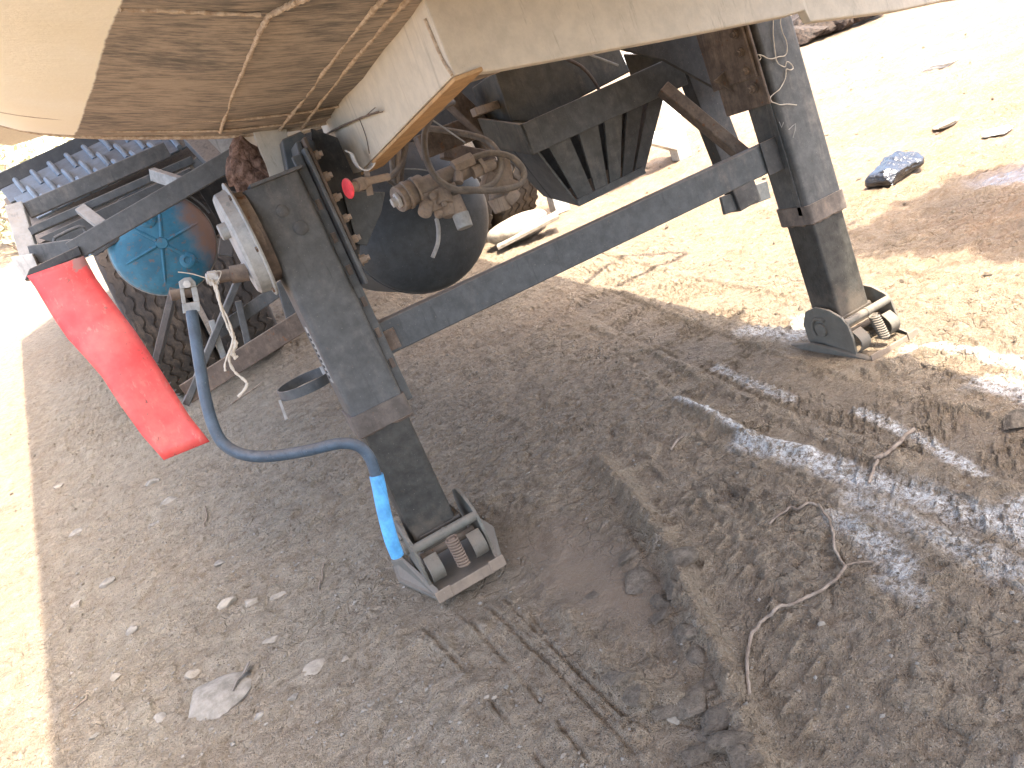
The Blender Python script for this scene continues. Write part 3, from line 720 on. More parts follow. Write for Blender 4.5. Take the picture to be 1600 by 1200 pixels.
# lumps of dried mud packed beside the leg head
def lump(c_, r_, seed, sub=3, amp=0.35, sq=(1, 1, 1), fr=2.2):
    bm = bmesh.new(); bmesh.ops.create_icosphere(bm, subdivisions=sub, radius=1.0); rs = random.Random(seed)
    ph = [(Vector((rs.uniform(-1, 1), rs.uniform(-1, 1), rs.uniform(-1, 1))).normalized()*fr*rs.uniform(.5, 2.2), rs.uniform(0, 6.3), rs.uniform(.3, 1)) for _ in range(11)]
    for v in bm.verts:
        d = sum(a*math.sin(k.dot(v.co)+p) for k, p, a in ph)/4.0
        v.co *= 1+amp*d
    m_ = MB(); c_ = Vector(c_); m_.add([c_+Vector((v.co.x*r_*sq[0], v.co.y*r_*sq[1], v.co.z*r_*sq[2])) for v in bm.verts], [tuple(v.index for v in f_.verts) for f_ in bm.faces]); bm.free()
    return m_
mb = MB(); rs = random.Random(3)
for k in range(9):
    q = lump(tw(oY(rs.uniform(372, 412), rs.uniform(235, 285), .22)), rs.uniform(.018, .034), k, 2, .5, (1, .7, 1.1)); mb.add(q.v, q.f)
part('packed_mud', mb, M['mudnest'], TR, 0, False)

# gear housing on the left leg, its shaft, joint and folded crank
xg, yg, zg = -.079, .045, .893
mb = MB(); mb.lathe(V(-.060, yg, zg), V(-1, 0, 0), [(0, .098), (.022, .100), (.024, .104)], 40); part('gear_case', mb, M['brownsteel'], TR, 0, True)
mb = MB(); mb.lathe(V(-.083, yg, zg), V(-1, 0, 0), [(0, .124), (.004, .126), (.006, .124), (.007, .113), (.030, .110), (.036, .103), (.038, .03), (.038, .02)], 44); gc = part('gear_cover', mb, M['pale'], TR, 0, True)
for k in range(6):
    a = k*math.pi/3+.2
    mb = MB(); mb.lathe(V(-.0895, yg+.1175*math.cos(a), zg+.1175*math.sin(a)), V(-1, 0, 0), [(0, .006), (.004, .006)], 6); part('bolt', mb, M['brownsteel'], gc)
mb = MB(); mb.lathe(V(-.12, yg-.035, zg+.035), V(-1, 0, 0), [(0, .017), (.016, .017), (.018, .014)], 20); part('boss', mb, M['pale'], gc, 0, True)
sh0 = Vector((-.12, yg-.02, .835))
sc_ = Vector(oY(322, 436, .03)); sdir = (sc_-sh0).normalized()
mb = MB(); mb.tcyl(sh0, sh0+sdir*.036, .0185); mb.tcyl(sh0+sdir*.036, sh0+sdir*.06, .013); shaft = part('output_shaft', mb, M['brownsteel'], TR, .001, True)
mb = MB(); mb.tcyl(sh0+sdir*.055, sc_, .0115); mb.tbar(sh0+sdir*.062, sc_-sdir*.004, .022, .026, (0, -.3, 1)); part('universal_joint', mb, M['galv'], shaft, .002, True)
# yoke: slotted link hanging from the shaft
def yk(px, py): return oY(px, py, .012)
mb = MB()
for (poly) in ([(279, 440), (288, 434), (298, 433), (305, 440), (307, 447), (281, 452)], [(281, 452), (287.5, 451), (291, 474), (284, 474)], [(298, 449), (307, 447), (312, 470), (303, 472)], [(284, 474), (303, 472), (312, 470), (313, 486), (286, 490)]):
    mb.tprism([yk(*p) for p in poly], (0, .012, 0))
yoke = part('crank_yoke', mb, M['pale'], TR, 0.0015)
mb = MB(); mb.lathe(tw(oY(292, 444, .010)), V(0, -1, 0), [(0, .008), (.006, .008)], 6); part('bolt', mb, M['galv'], yoke)
mb = MB(); mb.tcyl(oY(266, 462, .022), oY(303, 455, .028), .011); part('joint_pin', mb, M['brownsteel'], yoke, 0, True)
rod = [(299, 486, .018), (306, 530, .008), (313, 575, -.004), (321, 622, -.018), (333, 665, -.032), (350, 694, -.045), (380, 710, -.06), (420, 713, -.075), (480, 704, -.092), (530, 693, -.105), (560, 697, -.112), (578, 716, -.116), (588, 745, -.118)]
mb = MB(); mb.tube([tw(oY(a, b, c_)) for a, b, c_ in rod], .0122, 14, 6); ch = part('crank_handle', mb, M['crank'], TR, 0, True)
mb = MB(); gpts = [(588, 742, -.118), (592, 760, -.118), (600, 800, -.116), (611, 842, -.113), (621, 868, -.108)]
mb.tube([tw(oY(a, b, c_)) for a, b, c_ in gpts], [.0150, .0152, .0150, .0152, .0146], 16, 6); part('grip', mb, M['grip'], ch, 0, True, label='light blue grip sleeve on the folded crank')

# ---- landing feet
def foot(x, zb, tilt):
    o = V(x, .053, zb)
    mb = MB()
    def bx(x0, x1, y0, y1, z0, z1): mb.tbox(x+x0, x+x1, y0, y1, zb+z0, zb+z1)
    P = [(-.083, -.095), (.083, -.095), (.135, .10), (.125, .215), (-.125, .215), (-.135, .10)]
    mb.tprism([(x+a, b, zb+.002) for a, b in P], (0, 0, .010)); base = part('landing_foot', mb, M['foot'], TR, .002)
    mb = MB(); mb.tbox(x-.084, x+.084, -.101, -.0955, zb+.001, zb+.026); mb.tbox(x-.088, x-.050, -.104, -.0995, zb+.004, zb+.031); mb.tbox(x+.050, x+.088, -.104, -.0995, zb+.004, zb+.031)
    part('front_lip', mb, M['valve'], base, .0015)
    for s_ in (-1, 1):
        mb = MB()                            # flared side of the shoe
        a = [(x+.084*s_, -.094, zb+.012), (x+.136*s_, .10, zb+.012), (x+.127*s_, .214, zb+.012), (x+.108*s_, .205, zb+.046), (x+.108*s_, .09, zb+.060), (x+.080*s_, -.075, zb+.022)]
        mb.tprism(a, (-.007*s_, 0, .002)); part('shoe_side', mb, M['foot'], base, .0015)
        mb = MB(); xs_ = x+.078*s_
        cheek = [(-.048, .022), (-.052, .075), (-.046, .118), (-.030, .138), (.010, .158), (.060, .166), (.104, .150), (.128, .110), (.126, .060), (.105, .020)]
        mb.tprism([(xs_, b, zb+c_) for b, c_ in cheek], (.008*s_, 0, 0)); ck = part('cheek_plate', mb, M['foot'], base, .002)
        mb = MB(); ctr = (xs_+.008*s_, .055, zb+.098)
        mb.lathe(tw(ctr), V(s_, 0, 0), [(0, .020), (.007, .020), (.009, .016)], 20); 
        arc = [tw((xs_+.011*s_, .055+.034*math.cos(a_), zb+.098+.034*math.sin(a_))) for a_ in np.linspace(-.6, 2.2, 14)]
        mb.tube(arc, .0045, 8, 2); part('pivot_boss', mb, M['foot'], base, 0, True)
        mb = MB()                            # curved retaining clip
        arc = [tw((x+.056*s_, -.040-.026*math.sin(k*.5), zb+.090-.0105*k)) for k in range(7)]
        mb.strip(arc, V(.034, 0, 0), .0035); part('spring_clip', mb, M['foot'], base, .001, True)
    mb = MB(); mb.tcyl((x-.082, -.034, zb+.118), (x+.082, -.034, zb+.118), .0115); mb.tcyl((x-.004, -.034, zb+.118), (x+.003, -.034, zb+.118), .0128); part('cross_shaft', mb, M['foot'], base, 0, True)
    mb = MB(); mb.tcyl((x-.07, .0, zb+.075), (x+.07, .0, zb+.075), .010); part('pivot_pin', mb, M['brownsteel'], base, 0, True)
    mb = MB(); hx = [tw((x+.004+.0135*math.cos(k*.7), -.052+.0135*math.sin(k*.7)*.9-.0002*k, zb+.106-.00072*k)) for k in range(92)]
    mb.tube(hx, .0028, 6, 1, False); mb.tcyl((x+.004, -.052, zb+.106), (x+.004, -.066, zb+.040), .0095, n=12); part('coil_spring', mb, M['rusty'] if x < .5 else M['foot'], base, 0, True)
    mb = MB(); mb.tbox(x-.058, x+.058, -.001, .108, zb+.078, zb+.128); part('tube_stub', mb, M['grease'], base, .006)
    return base
foot(0.012, 0.012, 0); foot(L+.006, -0.028, 0)
# ---- cross bar between the legs
mb = MB(); mb.tbar((.075, .062, .583), (L-.070, .062, .583), .050, .077); xb_ = part('cross_bar', mb, M['bluegrey'], TR, .003)
mb = MB(); mb.tbar((L-.118, .033, .583), (L-.064, .033, .583), .006, .088); part('end_plate', mb, M['darksteel'], xb_, .001)
mb = MB(); mb.tbox(.068, .112, .030, .0335, .552, .600); part('end_plate', mb, M['brownsteel'], xb_, .001)
# ---- brace structure behind the right leg
mb = MB(); mb.tbar(oY(1077, 92, .34), oY(1166, 322, .34), .085, .05, (0, 1, 0)); bp = part('back_post', mb, M['darksteel'], TR, .003)
mb = MB(); mb.tbar(oY(1128, 322, .33), oY(1200, 296, .33), .012, .055, (0, 0, 1)); part('post_shoe', mb, M['bluegrey'], bp, .002)
mb = MB(); mb.tbar(oY(1035, 138, .27), oY(1168, 248, .16), .036, .036, (0, 1, 0)); part('diagonal_brace', mb, M['brownsteel'], TR, .003)
mb = MB(); mb.tprism([oY(965, 75, .24), oY(1135, 38, .24), oY(1165, 120, .24), oY(1122, 140, .24), oY(1040, 95, .24)], (0, .012, 0)); part('gusset_plate', mb, M['darksteel'], TR, .002)
mb = MB(); mb.tprism([oY(1118, 125, .10), oY(1150, 95, .10), oY(1205, 120, .10), oY(1210, 142, .10), oY(1150, 146, .10)], (0, .010, 0)); part('gusset_plate', mb, M['brownsteel'], TR, .002)

# ---- slatted box under the skirt
YB = .30
mb = MB(); mb.tprism([oY(812, 195, YB), oY(1060, 84, YB), oY(1076, 131, YB), oY(831, 243, YB)], (0, .012, 0)); box = part('slatted_box', mb, M['slate'], TR, .002)
zt = oY(812, 195, YB)[2]; a0 = Vector(oY(812, 195, YB)); a1 = Vector(oY(831, 243, YB)); bk = Vector(oY(745, 185, YB+.24))
dv = bk-a0
mb = MB(); mb.tprism([tuple(a0), tuple(a0+dv), tuple(a1+dv), tuple(a1)], (.010, 0, 0)); part('side_rail', mb, M['post'], box, .002)
r0 = Vector(oY(1060, 84, YB)); r1 = Vector(oY(1076, 131, YB))
mb = MB(); mb.tprism([tuple(r0), tuple(r0+dv), tuple(r1+dv), tuple(r1)], (-.010, 0, 0)); part('side_rail', mb, M['post'], box, .002)
YL = YB+.055
T0, T1 = Vector(oY(834, 232, YB+.014)), Vector(oY(1040, 142, YB+.014)); B0_, B1_ = Vector(oY(903, 322, YL)), Vector(oY(1007, 270, YL))
mb = MB(); mb.tprism([tuple(T0), tuple(B0_), tuple(B0_+dv*.75), tuple(T0+dv)], (.008, 0, 0)); part('side_panel', mb, M['slate'], box, .0015)
mb = MB(); mb.tprism([tuple(T1), tuple(B1_), tuple(B1_+dv*.75), tuple(T1+dv)], (-.008, 0, 0)); part('side_panel', mb, M['darksteel'], box, .0015)
mb = MB(); mb.tprism([tuple(B0_), tuple(B1_), tuple(B1_+dv*.75), tuple(B0_+dv*.75)], (0, 0, .006)); part('bottom_panel', mb, M['darksteel'], box, .001)
mb = MB(); mb.tbar(tuple(B0_+Vector((0, -.004, .008))), tuple(B1_+Vector((0, -.004, .008))), .010, .020); part('bottom_rail', mb, M['slate'], box, .0015)
for (u0, u1, b0_, b1_) in ((.09, .25, .05, .26), (.32, .47, .29, .46), (.52, .66, .49, .63), (.70, .83, .66, .80), (.87, .99, .83, .98)):
    q = [T0.lerp(T1, u0), T0.lerp(T1, u1), B0_.lerp(B1_, b1_), B0_.lerp(B1_, b0_)]
    mb = MB(); mb.tprism([tuple(p) for p in q], (0, .008, 0)); part('slat', mb, M['darksteel'] if u0 > .68 else M['slate'], box, .001)
mb = MB(); dk = dv*.55; mb.tprism([tuple(T0+dk), tuple(T1+dk), tuple(B1_+dk), tuple(B0_+dk)], (0, .008, 0)); part('back_panel', mb, M['darksteel'], box)
# dark tank standing in the box
mb = MB(); mb.tprism([oY(772, 112, YB+.12), oY(960, 58, YB+.12), oY(985, 112, YB+.12), oY(835, 190, YB+.12), oY(800, 190, YB+.12)], (0, .20, 0)); part('battery_case', mb, M['post'], TR, .004)
mb = MB(); mb.tube([V(*oY(*p, YB+.10)) for p in ((885, 92), (908, 104), (925, 122), (937, 142))], .005, 8); part('strap', mb, M['brownsteel'], TR, 0, True)
mb = MB(); mb.tcyl(oY(918, 84, .2), oY(966, 102, .22), .003); part('cable_end', mb, M['pale'], TR, 0, True)
mb = MB(); mb.tbar(oY(740, 176, .42), oY(795, 158, .50), .02, .022); part('stay_bar', mb, M['valve'], TR, .002)
mb = MB(); mb.tbar(oY(700, 148, .55), oY(790, 236, .60), .05, .06, (0, 1, 0)); mb.tbar(oY(655, 232, .62), oY(820, 168, .62), .05, .07); mb.tbar(oY(690, 235, .7), oY(770, 250, .74), .03, .05); part('chassis_member', mb, M['brownsteel'], TR, .004)
mb = MB(); mb.tbar(oY(555, 205, .9), oY(905, 60, .9), .10, .20); part('chassis_member', mb, M['darksteel'], TR, .004)

mb = MB(); mb.tbar(oY(318, 222, .95), oY(560, 150, .95), .06, .12); part('chassis_member', mb, M['cream'], TR, .004)
mb = MB(); mb.tbar(oY(318, 318, 1.45), oY(565, 215, 1.45), .06, .30); part('chassis_member', mb, M['darksteel'], TR, .004)
# ---- air tanks
def air_tank(cx_, cy_, Yf, r_, length, mat, name='air_tank', label=None, ribs=False):
    c_ = Vector(oY(cx_, cy_, Yf)); prof = []
    for k in range(13):
        a = math.pi/2*k/12; prof.append((.36*r_*(1-math.cos(math.pi/2-a) if False else 1-math.cos(a)), r_*math.sin(a)))
    prof[0] = (0, .0005)
    ht = prof[-1][0]
    prof += [(ht+.012, r_), (ht+.013, r_*1.012), (ht+.030, r_*1.012), (ht+.031, r_), (ht+length, r_)]
    mb = MB(); mb.lathe(tw(c_), V(0, 1, 0), prof, 56); o = part(name, mb, mat, TR, 0, True, label=label)
    return o, c_, ht
bt, bc, bh = air_tank(664, 338, .78, oY(770, 338, .78)[0]-oY(664, 338, .78)[0]+.032, .55, M['greytank'], label='black air tank with a domed end')
mb = MB(); c2 = bc+Vector((0, bh+.03, 0)); rr_ = .0
tb, tc, th_ = air_tank(253, 380, .98, .158, .45, M['blue'], label='blue domed air tank with rusty dust on one side')
R_ = .158
def dome(u, w, lift=0.0):                    # point on the blue dome at u right, w up
    rr = min(math.hypot(u, w)/R_, .999); return tw((tc.x+u, tc.y+.36*R_*(1-math.cos(math.asin(rr)))-lift, tc.z+w))
for k in range(6):
    a = math.radians(8+60*k); mb = MB()
    mb.tube([dome(rr*R_*math.cos(a), rr*R_*math.sin(a), -.0005) for rr in (.12, .3, .5, .66, .78)], [.006, .0055, .005, .0045, .002], 8, 4); part('pressed_rib', mb, M['blue'], tb, 0, True)
for (u, w) in ((-.005, .078), (.045, -.075)):
    mb = MB(); mb.lathe(dome(u, w, -.004), V(0, -1, 0), [(0, .024), (.008, .024), (.011, .020), (.012, .011), (.007, .009)], 24); part('port_boss', mb, M['blue'], tb, 0, True)
mb = MB(); mb.lathe(dome(0, 0, -.001), V(0, -1, 0), [(0, .02), (.004, .016)], 20); part('centre_pad', mb, M['blue'], tb, 0, True)
for (t0, wd) in ((bh*.0+.085, .03), (.30, .03)):
    mb = MB(); arc = [tw((tc.x+(R_+.004)*math.cos(a), tc.y+t0+.02, tc.z+(R_+.004)*math.sin(a))) for a in np.linspace(0, 2*math.pi, 48)]
    mb.strip(arc, V(0, wd, 0), .004); part('tank_strap', mb, M['pale'], tb, .0005, True)
mb = MB(); arc = [tw((tc.x+(R_+.016)*math.cos(a), tc.y+.055, tc.z+(R_+.016)*math.sin(a))) for a in np.linspace(.2, 2.9, 30)]
mb.strip(arc, V(0, .012, 0), .006); part('tank_strap', mb, M['slate'], tb, .0005, True)

# ---- carrier frame at the left
fr_defs = [   # px0, px1, Y0, Y1, width, height, material
    ((42, 330), (262, 234), .80, .80, .02, .044, 'slate'), ((48, 362), (302, 250), .74, .74, .03, .022, 'bluegrey'),
    ((112, 394), (368, 246), .62, .55, .012, .052, 'slate'), ((300, 215), (345, 262), .74, .60, .03, .05, 'bluegrey'),
    ((126, 326), (160, 352), .72, .66, .02, .03, 'pale'), ((238, 272), (282, 286), .70, .62, .02, .034, 'pale'),
    ((24, 322), (48, 402), .80, .72, .03, .045, 'pale'), ((50, 398), (132, 386), .70, .64, .02, .05, 'slate'),
    ((300, 262), (330, 238), .74, .8, .015, .03, 'bluegrey'),
    ((272, 452), (244, 568), .80, .74, .034, .02, 'slate'), ((392, 390), (290, 632), .52, .50, .040, .018, 'slate'),
    ((290, 616), (478, 498), .50, .44, .016, .056, 'brownsteel'), ((340, 520), (470, 428), .56, .50, .014, .036, 'slate'),
    ((372, 470), (390, 548), .50, .49, .018, .018, 'slate'), ((440, 440), (462, 520), .47, .46, .018, .03, 'slate'), ((350, 560), (330, 500), .52, .52, .012, .016, 'pale'),
    ((366, 300), (352, 400), .66, .62, .012, .04, 'darksteel'), ((285, 300), (330, 372), 1.25, 1.25, .03, .10, 'darksteel')]
first = None
for (p, q, y0, y1, w_, h_, mt) in fr_defs:
    mb = MB(); P_, Q_ = oY(*p, y0), oY(*q, y1)
    d_ = Vector(Q_)-Vector(P_); upv = (0, 0, 1) if abs(d_.x) > abs(d_.z)*.9 else (1, 0, 0)
    mb.tbar(P_, Q_, w_, h_, upv)
    if first is None: first = part('carrier_frame', mb, M[mt], TR, .0025)
    else: part('frame_bar', mb, M[mt], first, .0025)
# backing plates of the carrier, behind the tank
mb = MB(); mb.tprism([oY(60, 372, 1.0), oY(296, 262, 1.0), oY(300, 300, 1.0), oY(150, 400, 1.0)], (0, .01, 0)); part('back_plate', mb, M['bluegrey'], first, .002)
mb = MB(); mb.tprism([oY(300, 205, .9), oY(385, 205, .9), oY(350, 245, .9), oY(322, 240, .9)], (0, .02, 0)); part('back_plate', mb, M['pale'], first, .002)
mb = MB(); q = [oY(*p, .68) for p in ((85, 372), (124, 354), (132, 368), (95, 388), (86, 384), (85, 372))]; mb.tube([tw(p) for p in q], .0045, 8, 3); part('latch_loop', mb, M['slate'], first, 0, True)
mb = MB(); mb.tprism([oY(16, 402, .66), oY(50, 396, .66), oY(60, 418, .66), oY(40, 440, .66)], (0, .05, 0)); part('bracket_end', mb, M['galv'], first, .002)
# ---- ribbed mudguard over the near wheel: three stepped rows of short panels
mg_root = None
def gpx(u, v):                               # u along the guard, v across the rows (photograph landmarks on an inclined panel)
    a = np.array([0., 296.])+u*np.array([240., -116.]); b = np.array([52., 360.])+u*np.array([250., -122.])
    p = a*(1-v)+b*v; return oY(p[0], p[1], 1.55-.45*v)
mb = MB(); q0, q1 = oY(-6, 288, 1.62), oY(122, 226, 1.62); mb.tbar(oY(-8, 288, 1.62), oY(190, 196, 1.62), .03, .05); mg_root = part('mudguard', mb, M['darksteel'], TR, .003)
for row in range(3):
    v0, v1 = row/3, (row+1)/3-.02
    for k in range(10):
        u0, u1 = k/9+.03*row, (k+1)/9+.03*row-.010
        A_, B_, C_, D_ = [Vector(gpx(u, v)) for u, v in ((u0, v0), (u1, v0), (u1, v1), (u0, v1))]
        lift = Vector((0, -.012*row, .010*row))
        mb = MB(); mb.tprism([tuple(p+lift) for p in (A_, B_, C_, D_)], (0, .010, -.006)); part('guard_panel', mb, M['guard'] if (k+row) % 3 else M['guard2'], mg_root, .003)
        mb = MB(); e = Vector(gpx(u1+.004, v0)); g_ = Vector(gpx(u1+.004, v1)); mb.tube([tw(e+lift+Vector((0, -.004, .006))), tw(e.lerp(g_, .5)+lift+Vector((0, -.02, .012))), tw(g_+lift+Vector((0, -.006, .004)))], .009, 8, 3)
        part('guard_rib', mb, M['guard'], mg_root, 0, True)
mb = MB(); mb.tprism([tuple(np.array(gpx(*q_))+np.array([0, .03, -.03])) for q_ in ((-.02, -.02), (1.3, -.02), (1.3, 1.05), (-.02, 1.05))], (0, .03, -.03)); part('guard_backing', mb, M['darksteel'], mg_root)

# ---- red mud flap hanging from the frame
fl_l = [(44, 432), (58, 452), (82, 492), (108, 530), (132, 556), (160, 588), (188, 632), (222, 680), (256, 719)]
fl_r = [(131, 401), (150, 436), (166, 458), (196, 498), (214, 522), (236, 556), (262, 596), (296, 650), (328, 690)]
vs = []; fs = []; nu, nv = 25, 9
fl_l = [np.array(p, float) for p in fl_l]; fl_r = [np.array(p, float) for p in fl_r]
for i in range(nu):
    t = i/(nu-1)*(len(fl_l)-1); k = min(int(t), len(fl_l)-2); a_ = fl_l[k]*(1-(t-k))+fl_l[k+1]*(t-k); b_ = fl_r[k]*(1-(t-k))+fl_r[k+1]*(t-k)
    for j in range(nv):
        s_ = j/(nv-1); p = a_*(1-s_)+b_*s_; tt = i/(nu-1)
        yy = +.58+.016*(2*s_-1)**2*(1-tt)-.16*tt+.006*math.sin(tt*7+s_*2)
        vs.append(tw(oY(p[0], p[1], yy)))
for i in range(nu-1):
    for j in range(nv-1): a_ = i*nv+j; fs.append((a_, a_+1, a_+nv+1, a_+nv))
mb = MB(); mb.add(vs, fs); fo = part('mud_flap', mb, M['flap'], TR, 0, True, label='red plastic mud flap with worn specks')
sm = fo.modifiers.new('thick', 'SOLIDIFY'); sm.thickness = .005; sm.offset = 1
mb = MB(); mb.tprism([oY(38, 438, .60), oY(128, 398, .60), oY(122, 384, .60), oY(46, 420, .60)], (0, .02, 0)); part('flap_clamp', mb, M['darksteel'], TR, .002)

# ---- wheels of the bogie
def wheel(x0, x1, yc, rad, name='wheel'):
    xc = (x0+x1)/2; w_ = x1-x0; zc_ = rad-.02
    c_ = Vector((xc, yc, zc_)); prof = [(-w_/2+.02, .60*rad), (-w_/2+.005, .72*rad), (-w_/2, .86*rad), (-w_/2+.012, .955*rad), (-w_/2+.03, .985*rad), (w_/2-.03, .985*rad), (w_/2-.012, .955*rad), (w_/2, .86*rad), (w_/2-.005, .72*rad), (w_/2-.02, .60*rad)]
    mb = MB(); mb.lathe(c_, (1, 0, 0), prof, 64); ty = part(name, mb, M['rubber'], TR, 0, True)
    mb = MB()                                # tread: zigzag ribs round the crown
    nr = 5; N = 132
    for k in range(nr):
        xr = -w_/2+.022+(w_-.044)*(k+.5)/nr; wr = (w_-.044)/nr*.72
        vs = []; fs = []
        for i in range(N):
            a = 2*math.pi*i/N; z_ = (.010 if i % 4 in (1, 2) else -.010) if N else 0
            for (dx, rr) in ((-wr/2+z_, rad*.975), (-wr/2+z_, rad), (wr/2+z_, rad), (wr/2+z_, rad*.975)):
                vs.append(c_+Vector((xr+dx, rr*math.cos(a), rr*math.sin(a))))
        for i in range(N):
            j = (i+1) % N
            for q in range(3): fs.append((i*4+q, i*4+q+1, j*4+q+1, j*4+q))
        mb.add(vs, fs)
    part('tread', mb, M['rubber'], ty)
    mb = MB(); mb.lathe(c_, (1, 0, 0), [(-w_/2+.03, .60*rad), (-w_/2+.02, .58*rad), (-.03, .50*rad), (-.02, .2*rad), (.02, .2*rad), (.03, .5*rad), (w_/2-.02, .58*rad), (w_/2-.03, .60*rad)], 40); part('rim', mb, M['pale'], ty, 0, True)
    return ty
wl = gp(205, 640); wr_ = gp(846, 338)
RW = .50
wheel(-.60, -.30, 2.72+RW-.2, RW); wheel(-.26, .04, 2.72+RW-.2, RW)
wheel(wr_[0]-.30, wr_[0], wr_[1]+.28, RW); wheel(wr_[0]-.64, wr_[0]-.34, wr_[1]+.28, RW)
mb = MB(); mb.cyl((-.3, 2.72+RW-.2, .48), (wr_[0]-.3, wr_[1]+.28, .48), .07); part('axle', mb, M['darksteel'], TR, 0, True)
# ---- brake valve cluster, hoses, hook and red knob
YV = .30
def vY(px, py, dy=0.0): return tw(oY(px, py, YV+dy))
mb = MB(); mb.cyl(vY(622, 312), vY(660, 292, .02), .034, .034, 24); mb.cyl(vY(634, 306, -.002), vY(638, 304, -.002), .037, .037, 24); mb.cyl(vY(648, 299, 0), vY(652, 297, 0), .037, .037, 24)
mb.cyl(vY(655, 296, .01), vY(742, 258, .03), .027, .024, 20); rv = part('relay_valve', mb, M['valve'], TR, .001, True)
mb = MB(); mb.lathe(vY(624, 312, -.002), vY(616, 316)-vY(624, 312), [(0, .022), (.008, .022), (.009, .013), (.022, .013)], 6); part('end_cap', mb, M['galv'], rv, .001)
mb = MB()
mb.bar(vY(660, 320), vY(712, 300), .05, .05, V(0, 0, 1)); mb.cyl(vY(690, 300), vY(696, 322, -.02), .03, .026, 20); mb.cyl(vY(668, 318, -.01), vY(663, 334, -.03), .020, .018, 18); mb.cyl(vY(700, 318, -.01), vY(704, 338, -.02), .022, .020, 18)
mb.cyl(vY(680, 336, -.01), vY(712, 326, -.01), .012, .012); mb.cyl(vY(676, 306, -.03), vY(676, 306, -.045), .012, .010); mb.cyl(vY(694, 319, -.03), vY(694, 319, -.05), .008, .007)
part('valve_body', mb, M['valve'], rv, .003, True)
mb = MB(); mb.cyl(vY(707, 302, -.01), vY(722, 342, -.03), .0175, .0215, 20); snd = part('exhaust_silencer', mb, M['valve'], rv, .001, True)
mb = MB(); mb.cyl(vY(719, 334, -.028), vY(727, 356, -.036), .0225, .0215, 20); part('silencer_end', mb, M['pale'], snd, .001, True)
mb = MB(); mb.cyl(vY(708, 262), vY(738, 248), .019, .019, 6); mb.cyl(vY(716, 270, -.01), vY(716, 286, -.02), .012, .014, 6); mb.cyl(vY(738, 270, 0), vY(772, 255, .0), .017, .015, 14); mb.cyl(vY(750, 262), vY(756, 259), .023, .023, 6); part('fitting', mb, M['valve'], rv, .001)
mb = MB(); mb.cyl(vY(774, 252, .05), vY(788, 318, .05), .040, .036, 18); mb.cyl(vY(778, 308, .02), vY(786, 330, .02), .030, .024, 12); mb.bar(vY(756, 280, .04), vY(806, 300, .04), .05, .05, V(0, 0, 1)); mb.cyl(vY(792, 300, 0), vY(806, 312, 0), .022, .022, 14)
part('modulator', mb, M['valve'], TR, .003, True)
for k, (pts, r_, mt) in enumerate([
    ([(708, 160, .1), (690, 168, .05), (672, 186, .0), (663, 214, -.02), (667, 250, -.03), (684, 280, -.04), (712, 296, -.05), (745, 297, -.05), (772, 285, -.04), (783, 262, -.02), (780, 242, 0), (764, 222, .03), (735, 211, .06), (690, 203, .1), (630, 196, .16)], .0085, 'hose'),
    ([(738, 247, .0), (768, 239, -.01), (800, 246, -.02), (818, 266, -.03), (816, 284, -.04), (800, 293, -.05), (762, 298, -.06), (722, 296, -.05), (706, 303, -.02)], .0085, 'hose'),
    ([(612, 222, .12), (612, 245, .11), (614, 268, .1), (618, 292, .1)], .0075, 'hose'), ([(622, 218, .12), (622, 246, .11), (620, 270, .1), (622, 300, .1)], .007, 'valve'),
    ([(636, 212, .14), (632, 240, .12), (624, 262, .1), (606, 280, .06)], .0080, 'hose'), ([(628, 215, .13), (630, 250, .12), (627, 275, .11), (628, 300, .1)], .0065, 'brownsteel'),
    ([(606, 281, .05), (618, 290, .06), (632, 300, .05), (640, 306, .02)], .005, 'hose'),
    ([(682, 342, -.01), (685, 358, -.02), (684, 380, -.025), (676, 402, -.03)], .0055, 'pale')]):
    mb = MB(); mb.tube([vY(*p) for p in pts], r_, 12, 6); part('air_hose' if k < 2 else 'pipe', mb, M[mt], TR, 0, True)
mb = MB(); mb.tube([vY(*p) for p in ((676, 188, .0), (700, 204, .0), (727, 223, .0))], .0022, 6, 3); part('wire', mb, M['pale'], TR)
mb = MB(); mb.tube([vY(*p) for p in ((632, 264, .1), (660, 265, .12), (690, 272, .12))], .002, 6, 3); part('wire', mb, M['pale'], TR)
YH = -.05
mb = MB(); hk = [tw(oY(*p, YH)) for p in ((541, 236), (549, 240), (553, 250), (560, 261), (571, 265), (581, 258), (584, 246), (580, 232), (576, 222))]
q = [];
for i in range(len(hk)-1):
    for k in range(5):
        t = k/5; a = hk[max(i-1, 0)]; b = hk[i]; c_ = hk[i+1]; d = hk[min(i+2, len(hk)-1)]
        q.append(0.5*((2*b)+(c_-a)*t+(2*a-5*b+4*c_-d)*t*t+(3*b-a-3*c_+d)*t**3))
mb.strip(q+[hk[-1]], V(0, .022, .006), .0035); part('hose_hook', mb, M['galv'], TR, .0005, True)
mb = MB(); mb.tprism([oY(568, 262, YH+.01), oY(576, 260, YH+.01), oY(584, 304, YH+.01), oY(574, 306, YH+.01)], (0, .006, 0)); mb.tcyl(oY(548, 294, YH-.02), oY(575, 283, YH), .010); mb.tcyl(oY(556, 290, YH-.016), oY(568, 286, YH-.006), .0135); mb.tcyl(oY(575, 283, YH), oY(607, 276, YH+.02), .008); kb = part('park_valve', mb, M['valve'], TR, .001, True)
mb = MB(); p0, p1 = tw(oY(549, 293, YH-.02)), tw(oY(535, 297, YH-.026)); mb.lathe(p0, p1-p0, [(0, .006), (.004, .0175), (.007, .0215), (.010, .0205), (.012, .013)], 24); part('red_knob', mb, M['redknob'], kb, 0, True, label='red push knob')
mb = MB(); wp = [tw(oX(*p, .19)) for p in ((494, 220), (520, 204), (545, 192), (570, 182), (592, 174))]; mb.tube(wp, [.0022]*4+[.0014], 7, 4, True, .2); wire_ = part('bent_wire', mb, M['brownsteel'], TR, 0, True)
